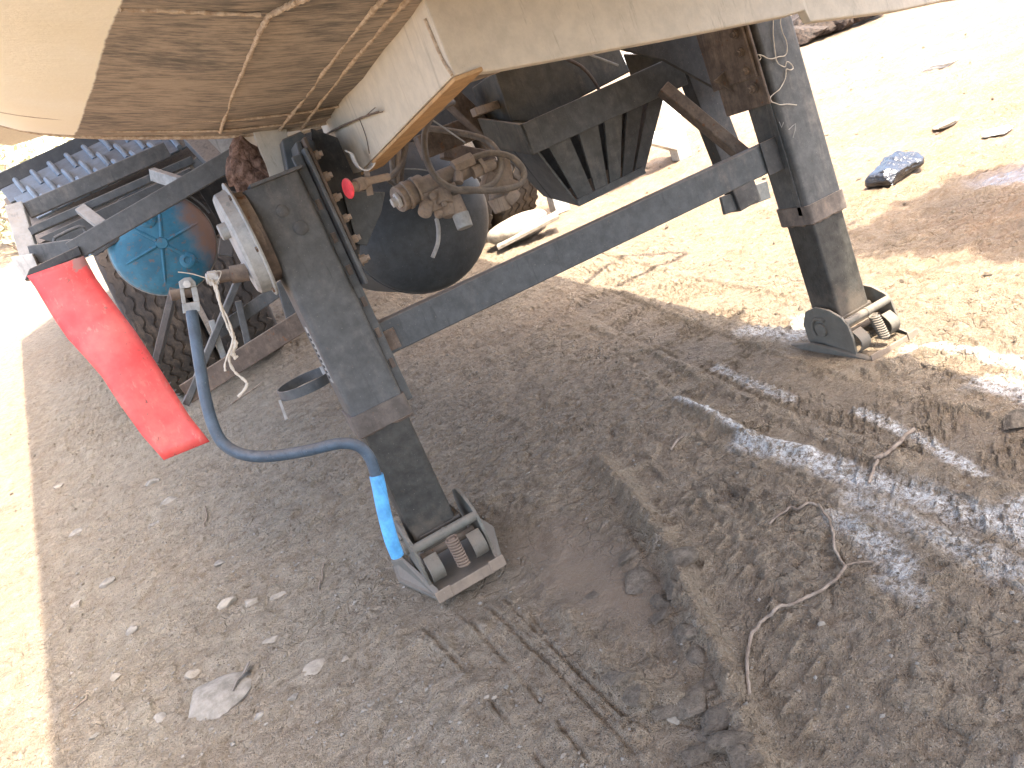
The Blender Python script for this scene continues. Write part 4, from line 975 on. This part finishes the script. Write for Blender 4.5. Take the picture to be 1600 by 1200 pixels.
mb = MB(); mb.tube([wp[-2], wp[-1]+Vector((-.004, 0, .008))], .0009, 5, 2, False); mb.tube([wp[-2], wp[-1]+Vector((.006, 0, -.003))], .0009, 5, 2, False); part('frayed_end', mb, M['brownsteel'], wire_)
# flat steel hoop behind the left leg
ctr = Vector(oY(480, 598, .24)); mb = MB(); arc = []
for a in np.linspace(.1, 6.0, 44): arc.append(tw((ctr.x+.072*math.cos(a), ctr.y+.085*math.sin(a), ctr.z)))
mb.strip(arc, V(0, 0, .024), .004); hp_ = part('steel_hoop', mb, M['bluegrey'], TR, .0005, True)
mb = MB(); mb.tbar(oY(437, 626, .22), oY(448, 656, .20), .006, .012, (0, 1, 0)); mb.tbar(oY(505, 578, .22), oY(530, 575, .10), .012, .022); part('hoop_tab', mb, M['pale'], hp_, .0005)
# added unseen loop above, shaped back along the sun to cast a thin shadow
def up(px, py, h): g_ = Vector(gp(px, py)); return g_+SUN*(h/SUN.z)
mb = MB(); mb.tube([up(905, 452, 1.75), up(960, 408, 1.78), up(1012, 400, 1.80), up(1072, 394, 1.82), up(1010, 425, 1.80), up(965, 446, 1.75)], .016, 10, 4); part('added_shadow_loop', mb, M['slate'], TR, 0, True)

# ------------------------------------------------------------------ loose things
def stick(name, px, r_, mat, label, cat, group=None, lift=.004, jit=.15, sub=6):
    P = [gpt(a, b, lift+r_*.6) for a, b in px]
    mb = MB(); mb.tube(P, r_, 8, sub, True, jit); return mb, P
def ground_tube(name, px, r_, mat, label, cat, group=None, lift=.003, extra=None, jit=.15):
    fine_ = []
    for (a, b), (c_, d) in zip(px[:-1], px[1:]):
        for k in range(4): fine_.append((a+(c_-a)*k/4, b+(d-b)*k/4))
    fine_.append(px[-1])
    P = [gpt(a, b, lift+r_*.7) for a, b in fine_]
    for i in range(1, len(P)-1): P[i].z = max(P[i].z, .5*(P[i-1].z+P[i+1].z)-.001)
    mb = MB(); mb.tube(P, r_, 8, 3, True, jit)
    for e in extra or []:
        Q = [gpt(a, b, lift+r_*.5) for a, b in e]; mb.tube(Q, r_*.6, 6, 4, True, jit)
    return solo(name, mb, M[mat], label, cat, P[0], group, 0, True)
ground_tube('dry_root', [(1203, 822), (1218, 804), (1238, 792), (1262, 788), (1280, 793), (1295, 812), (1303, 838), (1304, 858), (1312, 876), (1320, 886)], .0026, 'wood', 'thin dry root curving over the churned dark mud, upper bent piece', 'root')
ground_tube('dry_root', [(1322, 888), (1308, 908), (1286, 925), (1250, 942), (1212, 958), (1188, 976), (1174, 1000), (1168, 1030), (1169, 1062), (1172, 1088)], .0031, 'wood', 'long pale root trailing down the dark mud towards the bottom edge', 'root', extra=[[(1320, 887), (1340, 882), (1364, 880)]])
for (px, r_, lb) in (([(1428, 674), (1408, 694), (1384, 714), (1366, 720)], .0045, 'dry twig lying across the white lime streak'),
                     ([(1372, 722), (1364, 742), (1358, 758)], .0035, 'short twig below the lime streak twig'),
                     ([(1048, 706), (1062, 694), (1070, 690)], .003, 'tiny twig beside the tyre prints'),
                     ([(322, 792), (324, 808), (320, 824)], .002, 'thin dark straw upright on the gravel left of the crank grip'),
                     ([(507, 882), (503, 905), (499, 922)], .0022, 'thin dark straw on gravel left of the near landing foot'),
                     ([(112, 1112), (124, 1100), (137, 1088)], .0022, 'pale straw beside the lit strip near the lower left corner'),
                     ([(360, 634), (380, 620), (412, 600)], .004, 'dark stick under the carrier frame')):
    ground_tube('twig', px, r_, 'wood', lb, 'twig')
mb = MB(); P = [tw(oY(*p)) for p in ((330, 436, .02), (338, 448, .0), (344, 475, -.01), (352, 500, .0), (360, 520, .0), (366, 538, .0), (358, 560, .01), (366, 580, .01), (384, 596, .0), (384, 606, -.01), (372, 620, -.01))]
mb.tube(P, .0028, 7, 6, True, .35); mb.tube([tw(oY(*p)) for p in ((332, 438, .0), (342, 470, .0), (356, 498, -.01), (364, 530, -.01), (352, 566, -.01), (352, 580, -.01))], .0020, 6, 6, True, .4)
mb.tube([tw(oY(*p)) for p in ((328, 440, .02), (325, 428, .0), (345, 424, .0), (338, 442, .0), (326, 436, -.02), (300, 428, -.02), (278, 425, -.02))], .0011, 6, 6, True, .3); mb.tube([tw(oY(*p)) for p in ((362, 520, .0), (368, 536, -.01), (364, 552, .0), (370, 560, .0))], .0045, 7, 6, True, .4)
solo('twine', mb, M['twine'], 'frayed pale twine dangling from the crank shaft joint', 'twine', P[0], None, 0, True)
YS = -.0125
pa = [(435, 105), (433, 150), (432, 200), (438, 270), (445, 330), (452, 375), (470, 402), (505, 418), (512, 400), (521, 385), (545, 400), (558, 425), (540, 437), (515, 432), (512, 462), (508, 492), (490, 530), (470, 560), (432, 590), (415, 610), (424, 636), (445, 644), (480, 655), (520, 650), (580, 656)]
pb_ = [(480, 110), (478, 150), (492, 205), (512, 250), (520, 292), (517, 330), (500, 350), (468, 354), (430, 366), (398, 364), (372, 350), (345, 342), (325, 350), (326, 370), (345, 375), (356, 362), (348, 346)]
mb = MB(); P = [tw(oY(1100+a/4, b/4, YS-.004*math.sin(a*.05)**2)) for a, b in pa]; mb.tube(P, .0013, 6, 4, True, .2); mb.tube([tw(oY(1100+a/4, b/4, YS-.003)) for a, b in pb_], .0013, 6, 4, True, .2)
solo('string', mb, M['twine'], 'thin white string looped down the face of the far landing leg', 'string', P[0], None, 0, True)
for (pl, lb) in (([(470, 762), (485, 797), (497, 765)], 0), ([(530, 810), (552, 788), (572, 772), (568, 815), (556, 860)], 0)):
    mb = MB(); mb.tube([tw(oY(1100+a/4, b/4, -.0085)) for a, b in pl], .0011, 5, 1, False); part('paint_scratch', mb, M['pale'], RO)

# crumpled black plastic bag on the sunlit ground
def crumple(c_, size, seed, sq, sub=4, wr=1.0, npl=26):
    bm = bmesh.new(); bmesh.ops.create_icosphere(bm, subdivisions=sub, radius=1.0); rs = random.Random(seed)
    pl = [(Vector((rs.gauss(0, 1), rs.gauss(0, 1), rs.gauss(0, 1))).normalized(), rs.uniform(.35, .9)) for _ in range(npl)]
    spk = [(Vector((rs.gauss(0, 1), rs.gauss(0, 1), rs.gauss(0, .4))).normalized(), rs.uniform(.1, .28)) for _ in range(7 if wr > 2 and npl > 20 else 0)]
    k_ = [(Vector((rs.gauss(0, 1), rs.gauss(0, 1), rs.gauss(0, 1)))*2.6, rs.uniform(0, 6)) for _ in range(8)]
    for v in bm.verts:
        d = v.co.normalized()
        r_ = min([1.0]+[h/max(d.dot(n_), .2) for n_, h in pl if d.dot(n_) > .2])
        r_ += .10*wr*sum(abs(math.sin(k.dot(d)*(1+.7*(q % 3)*(wr-1))+p))/(1+.5*(q % 3)*(wr-1)) for q, (k, p) in enumerate(k_))/8-.05
        for e_ in spk: r_ += e_[1]*max(0, d.dot(e_[0]))**7
        v.co = d*r_
    m_ = MB(); c_ = Vector(c_)
    m_.add([c_+Vector((v.co.x*size*sq[0], v.co.y*size*sq[1], max(v.co.z, -.35)*size*sq[2])) for v in bm.verts], [tuple(x.index for x in f_.verts) for f_ in bm.faces]); bm.free(); return m_
c_ = gpt(1405, 276); mb = crumple(c_+Vector((0, 0, .05)), .150, 5, (1.2, .8, .62), 5, 2.4)
solo('plastic_bag', mb, M['bag'], 'crumpled black plastic bag lying on the sunlit ground at right', 'plastic bag', c_)
# white trestle standing beyond the slatted box
g0 = gpt(1066, 246); t_ = thing('white_trestle', 'white painted steel trestle standing in the sun beyond the slatted box', 'trestle', g0)
ux = Vector((1, .12, 0)).normalized(); uy = Vector((-.12, 1, 0))
mb = MB(); mb.bar(g0, g0+Vector((-.03, 0, .72)), .105, .09, (0, 1, 0)); part('post', mb, M['white'], t_, .006)
mb = MB(); mb.bar(g0+Vector((-.02, .0, .10)), g0-ux*.55+Vector((0, 0, .42)), .08, .09, (0, 1, 0)); part('brace', mb, M['white'], t_, .006)
mb = MB(); mb.bar(g0+Vector((.03, .10, .0)), g0+Vector((.03, .12, .70)), .06, .06, (0, 1, 0)); part('back_post', mb, M['darksteel'], t_, .006)
mb = MB(); mb.bar(g0+Vector((-1.0, .05, .70)), g0+Vector((.2, .05, .70)), .10, .10, (0, 0, 1)); part('top_rail', mb, M['white'], t_, .006)
mb = MB(); mb.bar(g0+Vector((-.95, .05, 0)), g0+Vector((-.92, .05, .66)), .105, .09, (0, 1, 0)); part('post', mb, M['white'], t_, .006)
# lit rock slab by the far wheel
c_ = gpt(818, 372); mb = lump(c_+Vector((0, 0, .07)), .20, 12, 4, .22, (1.05, .65, .42)); solo('rock_slab', mb, M['stone2'], 'big pale rock slab lying in the sun before the far rear wheel', 'rock', c_, None, 0, True)
mb = MB(); q0 = gpt(780, 392); q1 = gpt(868, 362); mb.bar(q0+Vector((0, 0, .03)), q1+Vector((.05, 0, .09)), .16, .02, (0, 0, 1)); solo('flat_board', mb, M['stone2'], 'tilted pale board under the rock slab by the far wheel', 'board', q0, None, .003)
# dark heap of rubbish at the far right
rs = random.Random(21)
for i, (a, b, r_) in enumerate([(1250, 72, .34), (1268, 62, .42), (1290, 56, .36), (1312, 47, .40), (1336, 40, .34), (1362, 30, .36), (1262, 44, .5), (1300, 32, .5), (1108, 118, .22), (1096, 128, .2)]):
    c_ = gpt(a, b); mb = crumple(c_+Vector((0, 0, .10)), r_, 40+i, (1.1, .9, .62), 3)
    solo('rubbish_lump', mb, M['rubbish'], ('leftmost front', 'second front', 'third front', 'middle front', 'fifth front', 'rightmost front', 'left back', 'right back')[i]+' dark lump of the rubbish heap under the far skirt end' if i < 8 else ('right', 'left')[i-8]+' dark rubbish lump seen behind the far leg bracing', 'rubbish', c_, 'lumps of the dark rubbish heap')
for i, (a, b) in enumerate(((1300, 52), (1345, 34))):
    c_ = gpt(a, b)+Vector((-.12, -.30, .22)); mb = crumple(c_, .11, 60+i, (1.4, .7, .6), 3); solo('scrap_sheet', mb, M['galv'], ('crumpled pale scrap on the near side of the rubbish heap', 'crumpled pale scrap at the right end of the rubbish heap')[i], 'scrap', c_)
# pale crumpled sheets on the sunlit field
for i, (a, b, r_, lb) in enumerate([(1480, 98, .20, 'pale torn sheet on the sunlit slope at the top right'), (1478, 196, .10, 'small brown and white litter scrap on the sunlit field'), (1560, 208, .10, 'small light litter scrap right of the brown scrap')]):
    c_ = gpt(a, b); mb = crumple(c_+Vector((0, 0, .01)), r_, 80+i, (1.5, .8, .22), 3); solo('litter_scrap', mb, M['stone2' if i == 1 else 'white'], lb, 'litter', c_)
# where a loose piece lies, said with things one can find
LMK = [('the red mud flap', 290, 705), ('the crank grip', 608, 805), ('the near landing foot', 700, 900), ('the lit strip at the left edge', 95, 900), ('the big flat stone', 335, 1088), ('the smooth damp patch', 920, 900),
       ('the long pale root', 1180, 1000), ('the mud ridge', 1050, 900), ('the bottom edge', 800, 1195), ('the scrape lines', 800, 1040), ('the lime streak', 1450, 800), ('the upper bent root', 1260, 800)]
USED = {}
def where(what, a, b):
    n_, x, y = min(LMK, key=lambda q: (q[1]-a)**2+(q[2]-b)**2)
    dx, dy = a-x, b-y
    side = ('right of' if dx > 0 else 'left of') if abs(dx) > abs(dy) else ('below' if dy > 0 else 'above')
    if n_.startswith('the bottom'): side = 'near'
    key = what+' '+side+' '+n_; USED[key] = USED.get(key, 0)+1
    k = USED[key]; far = ('', 'second ', 'third ', 'fourth ', 'fifth ', 'sixth ', 'seventh ')[k-1]
    return (far+what+' counted outward, lying '+side+' '+n_) if k > 1 else (what+' lying closest '+side+' '+n_)
# stones one can tell apart
STN = [(170, 912, 11, 'stone'), (335, 1088, 46, 'stone'), (278, 590, 9, 'stone'), (355, 942, 14, 'stone2'), (395, 940, 13, 'stone2'), (205, 990, 12, 'stone'), (120, 830, 15, 'stone'), (425, 1000, 16, 'stone2'),
       (440, 925, 15, 'stone2'), (300, 1055, 10, 'stone2'), (385, 1080, 9, 'stone'), (490, 1045, 17, 'stone2'), (120, 945, 10, 'stone2'), (262, 785, 12, 'stone'), (236, 755, 10, 'stone'), (405, 1120, 9, 'stone'),
       (924, 930, 15, 'clod'), (540, 1030, 8, 'stone2'), (760, 1090, 6, 'stone2'), (772, 1090, 5, 'stone2'), (880, 1182, 6, 'stone2'), (826, 742, 5, 'stone2'), (1284, 975, 5, 'stone2'), (1248, 1080, 5, 'stone2'), (1050, 1105, 12, 'stone2'),
       (1590, 655, 26, 'clod'), (240, 820, 8, 'stone'), (345, 880, 9, 'stone'), (90, 760, 9, 'stone2'), (460, 1090, 9, 'stone'), (580, 1100, 8, 'stone'), (250, 1120, 10, 'stone'), (180, 1060, 9, 'stone2'), (150, 1150, 9, 'stone')]
STN.sort(key=lambda q: min((q[0]-w_[1])**2+(q[1]-w_[2])**2 for w_ in LMK))
for i, (a, b, rp, mt) in enumerate(STN):
    c_ = gpt(a, b); dist = (c_-Vector(CW)).length; r_ = rp*dist/FPX
    fl_ = .22 if rp > 14 else .55
    mb = crumple(c_+Vector((0, 0, r_*fl_*.05)), r_*1.15, 100+i, (1.1, random.uniform(.6, 1.0), fl_), 3, 1.5, 14)
    lb = {170: 'rounded grey stone alone on gravel near the lit strip', 335: 'big flat grey stone pressed into the gravel at lower left', 924: 'mud clod on the smooth damp patch', 1590: 'crusted clod at the right edge of the lime stains',
          1050: 'pale chip of stone on the mud ridge at the bottom'}.get(a) or where('small pale stone' if mt == 'stone2' else 'small grey stone', a, b)
    solo('stone', mb, M[mt], lb, 'stone' if mt != 'clod' else 'clod', c_, 'stones on the shaded ground', 0, True)
# clods thrown up along the mud ridge
rs = random.Random(5)
CL = [(1000, 905, 22), (1030, 940, 26), (1058, 925, 20), (1075, 990, 24), (1040, 960, 18), (1085, 1020, 20), (1000, 1080, 26), (1040, 1098, 22), (1078, 1098, 24), (1112, 1070, 26), (1130, 1110, 26), (1150, 1150, 26), (1108, 1150, 20), (970, 1060, 16), (1095, 1180, 22), (985, 870, 16), (1060, 870, 18), (1165, 1190, 22)]
CL.sort(key=lambda q: min((q[0]-w_[1])**2+(q[1]-w_[2])**2 for w_ in LMK))
for i, (a, b, rp) in enumerate(CL):
    c_ = gpt(a, b); r_ = rp*(c_-Vector(CW)).length/FPX
    mb = crumple(c_+Vector((0, 0, -r_*.10)), r_*1.40, 300+i, (rs.uniform(.7, 1.3), rs.uniform(.6, 1.1), rs.uniform(.35, .55)), 4, 2.6, 16)
    solo('mud_clod', mb, M['clod'], where('grey brown mud clod', a, b), 'clod', c_, 'clods along the mud ridge', 0, True)
# a bent strip and a leaf shape on the gravel
mb = MB(); P = [gpt(a, b, .012) for a, b in ((366, 1088), (374, 1072), (384, 1058), (392, 1042))]; mb.strip(P, (P[3]-P[0]).cross(Vector((0, 0, 1))).normalized()*.014+Vector((0, 0, .008)), .002)
solo('plastic_strip', mb, M['bluegrey'], 'blue grey bent strip standing beside the flat stone', 'strip', P[0])
# loose grit nobody could count
tetra = [(1, 1, 1), (1, -1, -1), (-1, 1, -1), (-1, -1, 1), (0, 0, 1.35), (0, 0, -1.35)]
vs = []; fs = []
of = [(0, 2, 4), (2, 3, 4), (3, 1, 4), (1, 0, 4), (2, 0, 5), (3, 2, 5), (1, 3, 5), (0, 1, 5)]
base = [(1, 0, 0), (-1, 0, 0), (0, 1, 0), (0, -1, 0), (0, 0, 1), (0, 0, -1)]
of = [(0, 2, 4), (2, 1, 4), (1, 3, 4), (3, 0, 4), (2, 0, 5), (1, 2, 5), (3, 1, 5), (0, 3, 5)]
def grit(n_, xr, yr, r0, r1, seed, dens=None):
    rs = np.random.default_rng(seed); m_ = MB(); k = 0
    while k < n_:
        x, y = rs.uniform(*xr), rs.uniform(*yr)
        i = int(np.clip(np.searchsorted(gx, x), 1, NX-1)); j = int(np.clip(np.searchsorted(gy, y), 1, NY-1))
        if dens is not None and rs.random() > dens[j, i]: continue
        z = H[j, i]; r_ = r0*(r1/r0)**(rs.random()**2.2); a = rs.uniform(0, 6.28); c__, s__ = math.cos(a), math.sin(a); e = rs.uniform(.6, 1.3, 3)*r_; e[2] *= .6
        J = rs.uniform(.75, 1.25, 6)
        m_.add([(x+(p[0]*c__*e[0]-p[1]*s__*e[1])*J[q], y+(p[0]*s__*e[0]+p[1]*c__*e[1])*J[q], z+p[2]*e[2]*J[q]+r_*.15) for q, p in enumerate(base)], of); k += 1
    return m_
def stuff(name, m_, mat):
    me = bpy.data.meshes.new(name); me.from_pydata(m_.v, [], m_.f); me.materials.append(mat); o = bpy.data.objects.new(name, me); COL.objects.link(o); o['kind'] = 'stuff'; return o
stuff('gravel', grit(5000, (-1.1, 1.0), (-1.2, 1.6), .0014, .0065, 1, np.clip(z_grav*.9+.12, 0, 1)), M['stone'])
stuff('gravel', grit(5000, (-1.0, 1.6), (-1.2, 1.4), .0014, .006, 2, np.clip(.55-.5*z_wet, 0, 1)), M['clod'])
stuff('gravel', grit(1300, (1.3, 5.5), (-.6, 5.5), .004, .016, 3, np.clip(1-z_pud-z_ochre*.6, 0, 1)), M['clod'])
stuff('gravel', grit(700, (-2.6, -.9), (-.6, 6.0), .004, .014, 4), M['clod'])
# hedge of pale scrub on the bank at the far left, and a blue drum before it
rs = random.Random(9)
for i, (a, dist, hgt, wd) in enumerate(((-40, 24, 3.0, 2.4), (40, 26, 2.6, 2.4), (110, 27, 2.4, 2.2), (180, 28, 2.4, 2.2))):
    d = td(ray(a, 250)); d = d/np.hypot(d[0], d[1]); x, y = CW[0]+d[0]*dist, CW[1]+d[1]*dist; z = ground_z(x, y)
    root = thing('scrub_bush', ('leftmost', 'second from left', 'third from left', 'rightmost')[i]+' pale scrubby bush on the bank beyond the mudguard', 'bush', (x, y, z), 'bushes on the far bank')
    mb = MB()
    for k in range(1400):
        u = Vector((rs.gauss(0, 1), rs.gauss(0, 1), rs.gauss(0, 1))).normalized()*rs.uniform(.35, 1)**.5
        p = Vector((x+u.x*wd, y+u.y*wd*.7, z+hgt*.55+u.z*hgt*.5)); e1 = Vector((rs.gauss(0, 1), rs.gauss(0, 1), rs.gauss(0, 1))).normalized()*rs.uniform(.06, .16); e2 = e1.orthogonal().normalized()*rs.uniform(.03, .08)
        mb.add([p-e1, p+e2, p+e1, p-e2], [(0, 1, 2, 3)])
    me = mb.mesh('foliage', (x, y, z)); me.materials.append(M['grass']); o = bpy.data.objects.new('foliage', me); COL.objects.link(o); o.parent = root
    mb = MB()
    for k in range(7): mb.tube([Vector((x, y, z-.1)), Vector((x+rs.uniform(-.4, .4)*wd*.5, y, z+hgt*.3)), Vector((x+rs.uniform(-1, 1)*wd*.7, y+rs.uniform(-.4, .4), z+hgt*rs.uniform(.6, .85)))], [.06, .04, .015], 6, 3)
    part('stem', mb, M['wood'], root)
d = td(ray(65, 262)); d = d/np.hypot(d[0], d[1]); x, y = CW[0]+d[0]*20, CW[1]+d[1]*20; z = ground_z(x, y)
mb = MB(); mb.lathe((x, y, z), (0, 0, 1), [(0, .28), (.02, .29), (.28, .285), (.30, .30), (.32, .285), (.58, .285), (.60, .30), (.62, .285), (.86, .29), (.88, .28), (.88, .25), (.86, .24)], 28)
solo('blue_drum', mb, M['grip'], 'blue drum standing far off before the scrub at left', 'drum', (x, y, z), None, 0, True)

# added unseen tree, leaves set along the sun to shade below the bag
rs = random.Random(31); tb = Vector((5.4, -3.4, 0)); tree = thing('added_shade_tree', 'added leafy tree out of view, placed to shade the ground below the bag', 'tree', tb)
PG = [Vector(gp(*p)) for p in ((1385, 385), (1425, 332), (1500, 288), (1620, 262), (1720, 285), (1740, 350), (1640, 392), (1520, 378))]
PG2 = [Vector(gp(*p)) for p in ((1330, 372), (1370, 352), (1400, 362), (1370, 385))]
def inside(poly, p):
    k = False
    for a, b in zip(poly, poly[1:]+poly[:1]):
        if (a.y > p.y) != (b.y > p.y) and p.x < (b.x-a.x)*(p.y-a.y)/(b.y-a.y+1e-12)+a.x: k = not k
    return k
mb = MB(); cs = []
for poly, n_ in ((PG, 2600), (PG2, 110)):
    x0, x1 = min(p.x for p in poly), max(p.x for p in poly); y0, y1 = min(p.y for p in poly), max(p.y for p in poly); k = 0
    while k < n_:
        p = Vector((rs.uniform(x0, x1), rs.uniform(y0, y1), 0))
        if not inside(poly, p): continue
        q = p+SUN*(rs.uniform(3.0, 3.9)/SUN.z)+Vector((rs.gauss(0, .05), rs.gauss(0, .05), 0)); k += 1
        e1 = Vector((rs.gauss(0, 1), rs.gauss(0, 1), rs.gauss(0, .5))).normalized()*rs.uniform(.035, .07); e2 = e1.cross(Vector((rs.gauss(0, .4), rs.gauss(0, .4), 1))).normalized()*e1.length*.5
        mb.add([q-e1, q+e2, q+e1, q-e2], [(0, 1, 2, 3)])
    cs.append(sum(poly, Vector())/len(poly)+SUN*(3.4/SUN.z))
for k in range(2500):
    u = Vector((rs.gauss(0, 1), rs.gauss(0, 1), rs.gauss(0, 1))).normalized()*rs.uniform(.4, 1)**.5; q = tb+Vector((.6+u.x*1.7, -.6+u.y*1.5, 4.6+u.z*1.1))
    e1 = Vector((rs.gauss(0, 1), rs.gauss(0, 1), rs.gauss(0, .5))).normalized()*rs.uniform(.05, .09); e2 = e1.cross(Vector((rs.gauss(0, .4), rs.gauss(0, .4), 1))).normalized()*e1.length*.5
    mb.add([q-e1, q+e2, q+e1, q-e2], [(0, 1, 2, 3)])
M['leaf'] = mat_stone('green_leaf', (0.045, 0.085, 0.025), (0.10, 0.15, 0.05))
me = bpy.data.meshes.new('crown'); me.from_pydata([tuple(Vector(v)-tb) for v in mb.v], [], mb.f); me.materials.append(M['leaf']); o = bpy.data.objects.new('crown', me); COL.objects.link(o); o.parent = tree
mb = MB(); top_ = tb+Vector((.2, .1, 3.2)); mb.tube([tb-Vector((0, 0, .2)), tb+Vector((.05, .1, 1.2)), tb+Vector((.1, .05, 2.3)), top_, tb+Vector((.5, -.4, 4.8))], [.17, .14, .12, .10, .04], 12, 6, True, .06)
for c_ in cs: mb.tube([top_-Vector((.1, .05, .7)), top_.lerp(c_, .5)+Vector((0, 0, .1)), c_], [.07, .045, .012], 8, 6)
for k in range(9):
    e = cs[0]+Vector((rs.uniform(-.6, .5), rs.uniform(-.25, .25), rs.uniform(-.3, .3))); m_ = top_.lerp(cs[0], rs.uniform(.5, .9)); mb.tube([m_, m_.lerp(e, .5)+Vector((0, 0, .05)), e], [.02, .014, .005], 6, 4)
part('added_shade_trunk', mb, M['wood'], tree, 0, True)
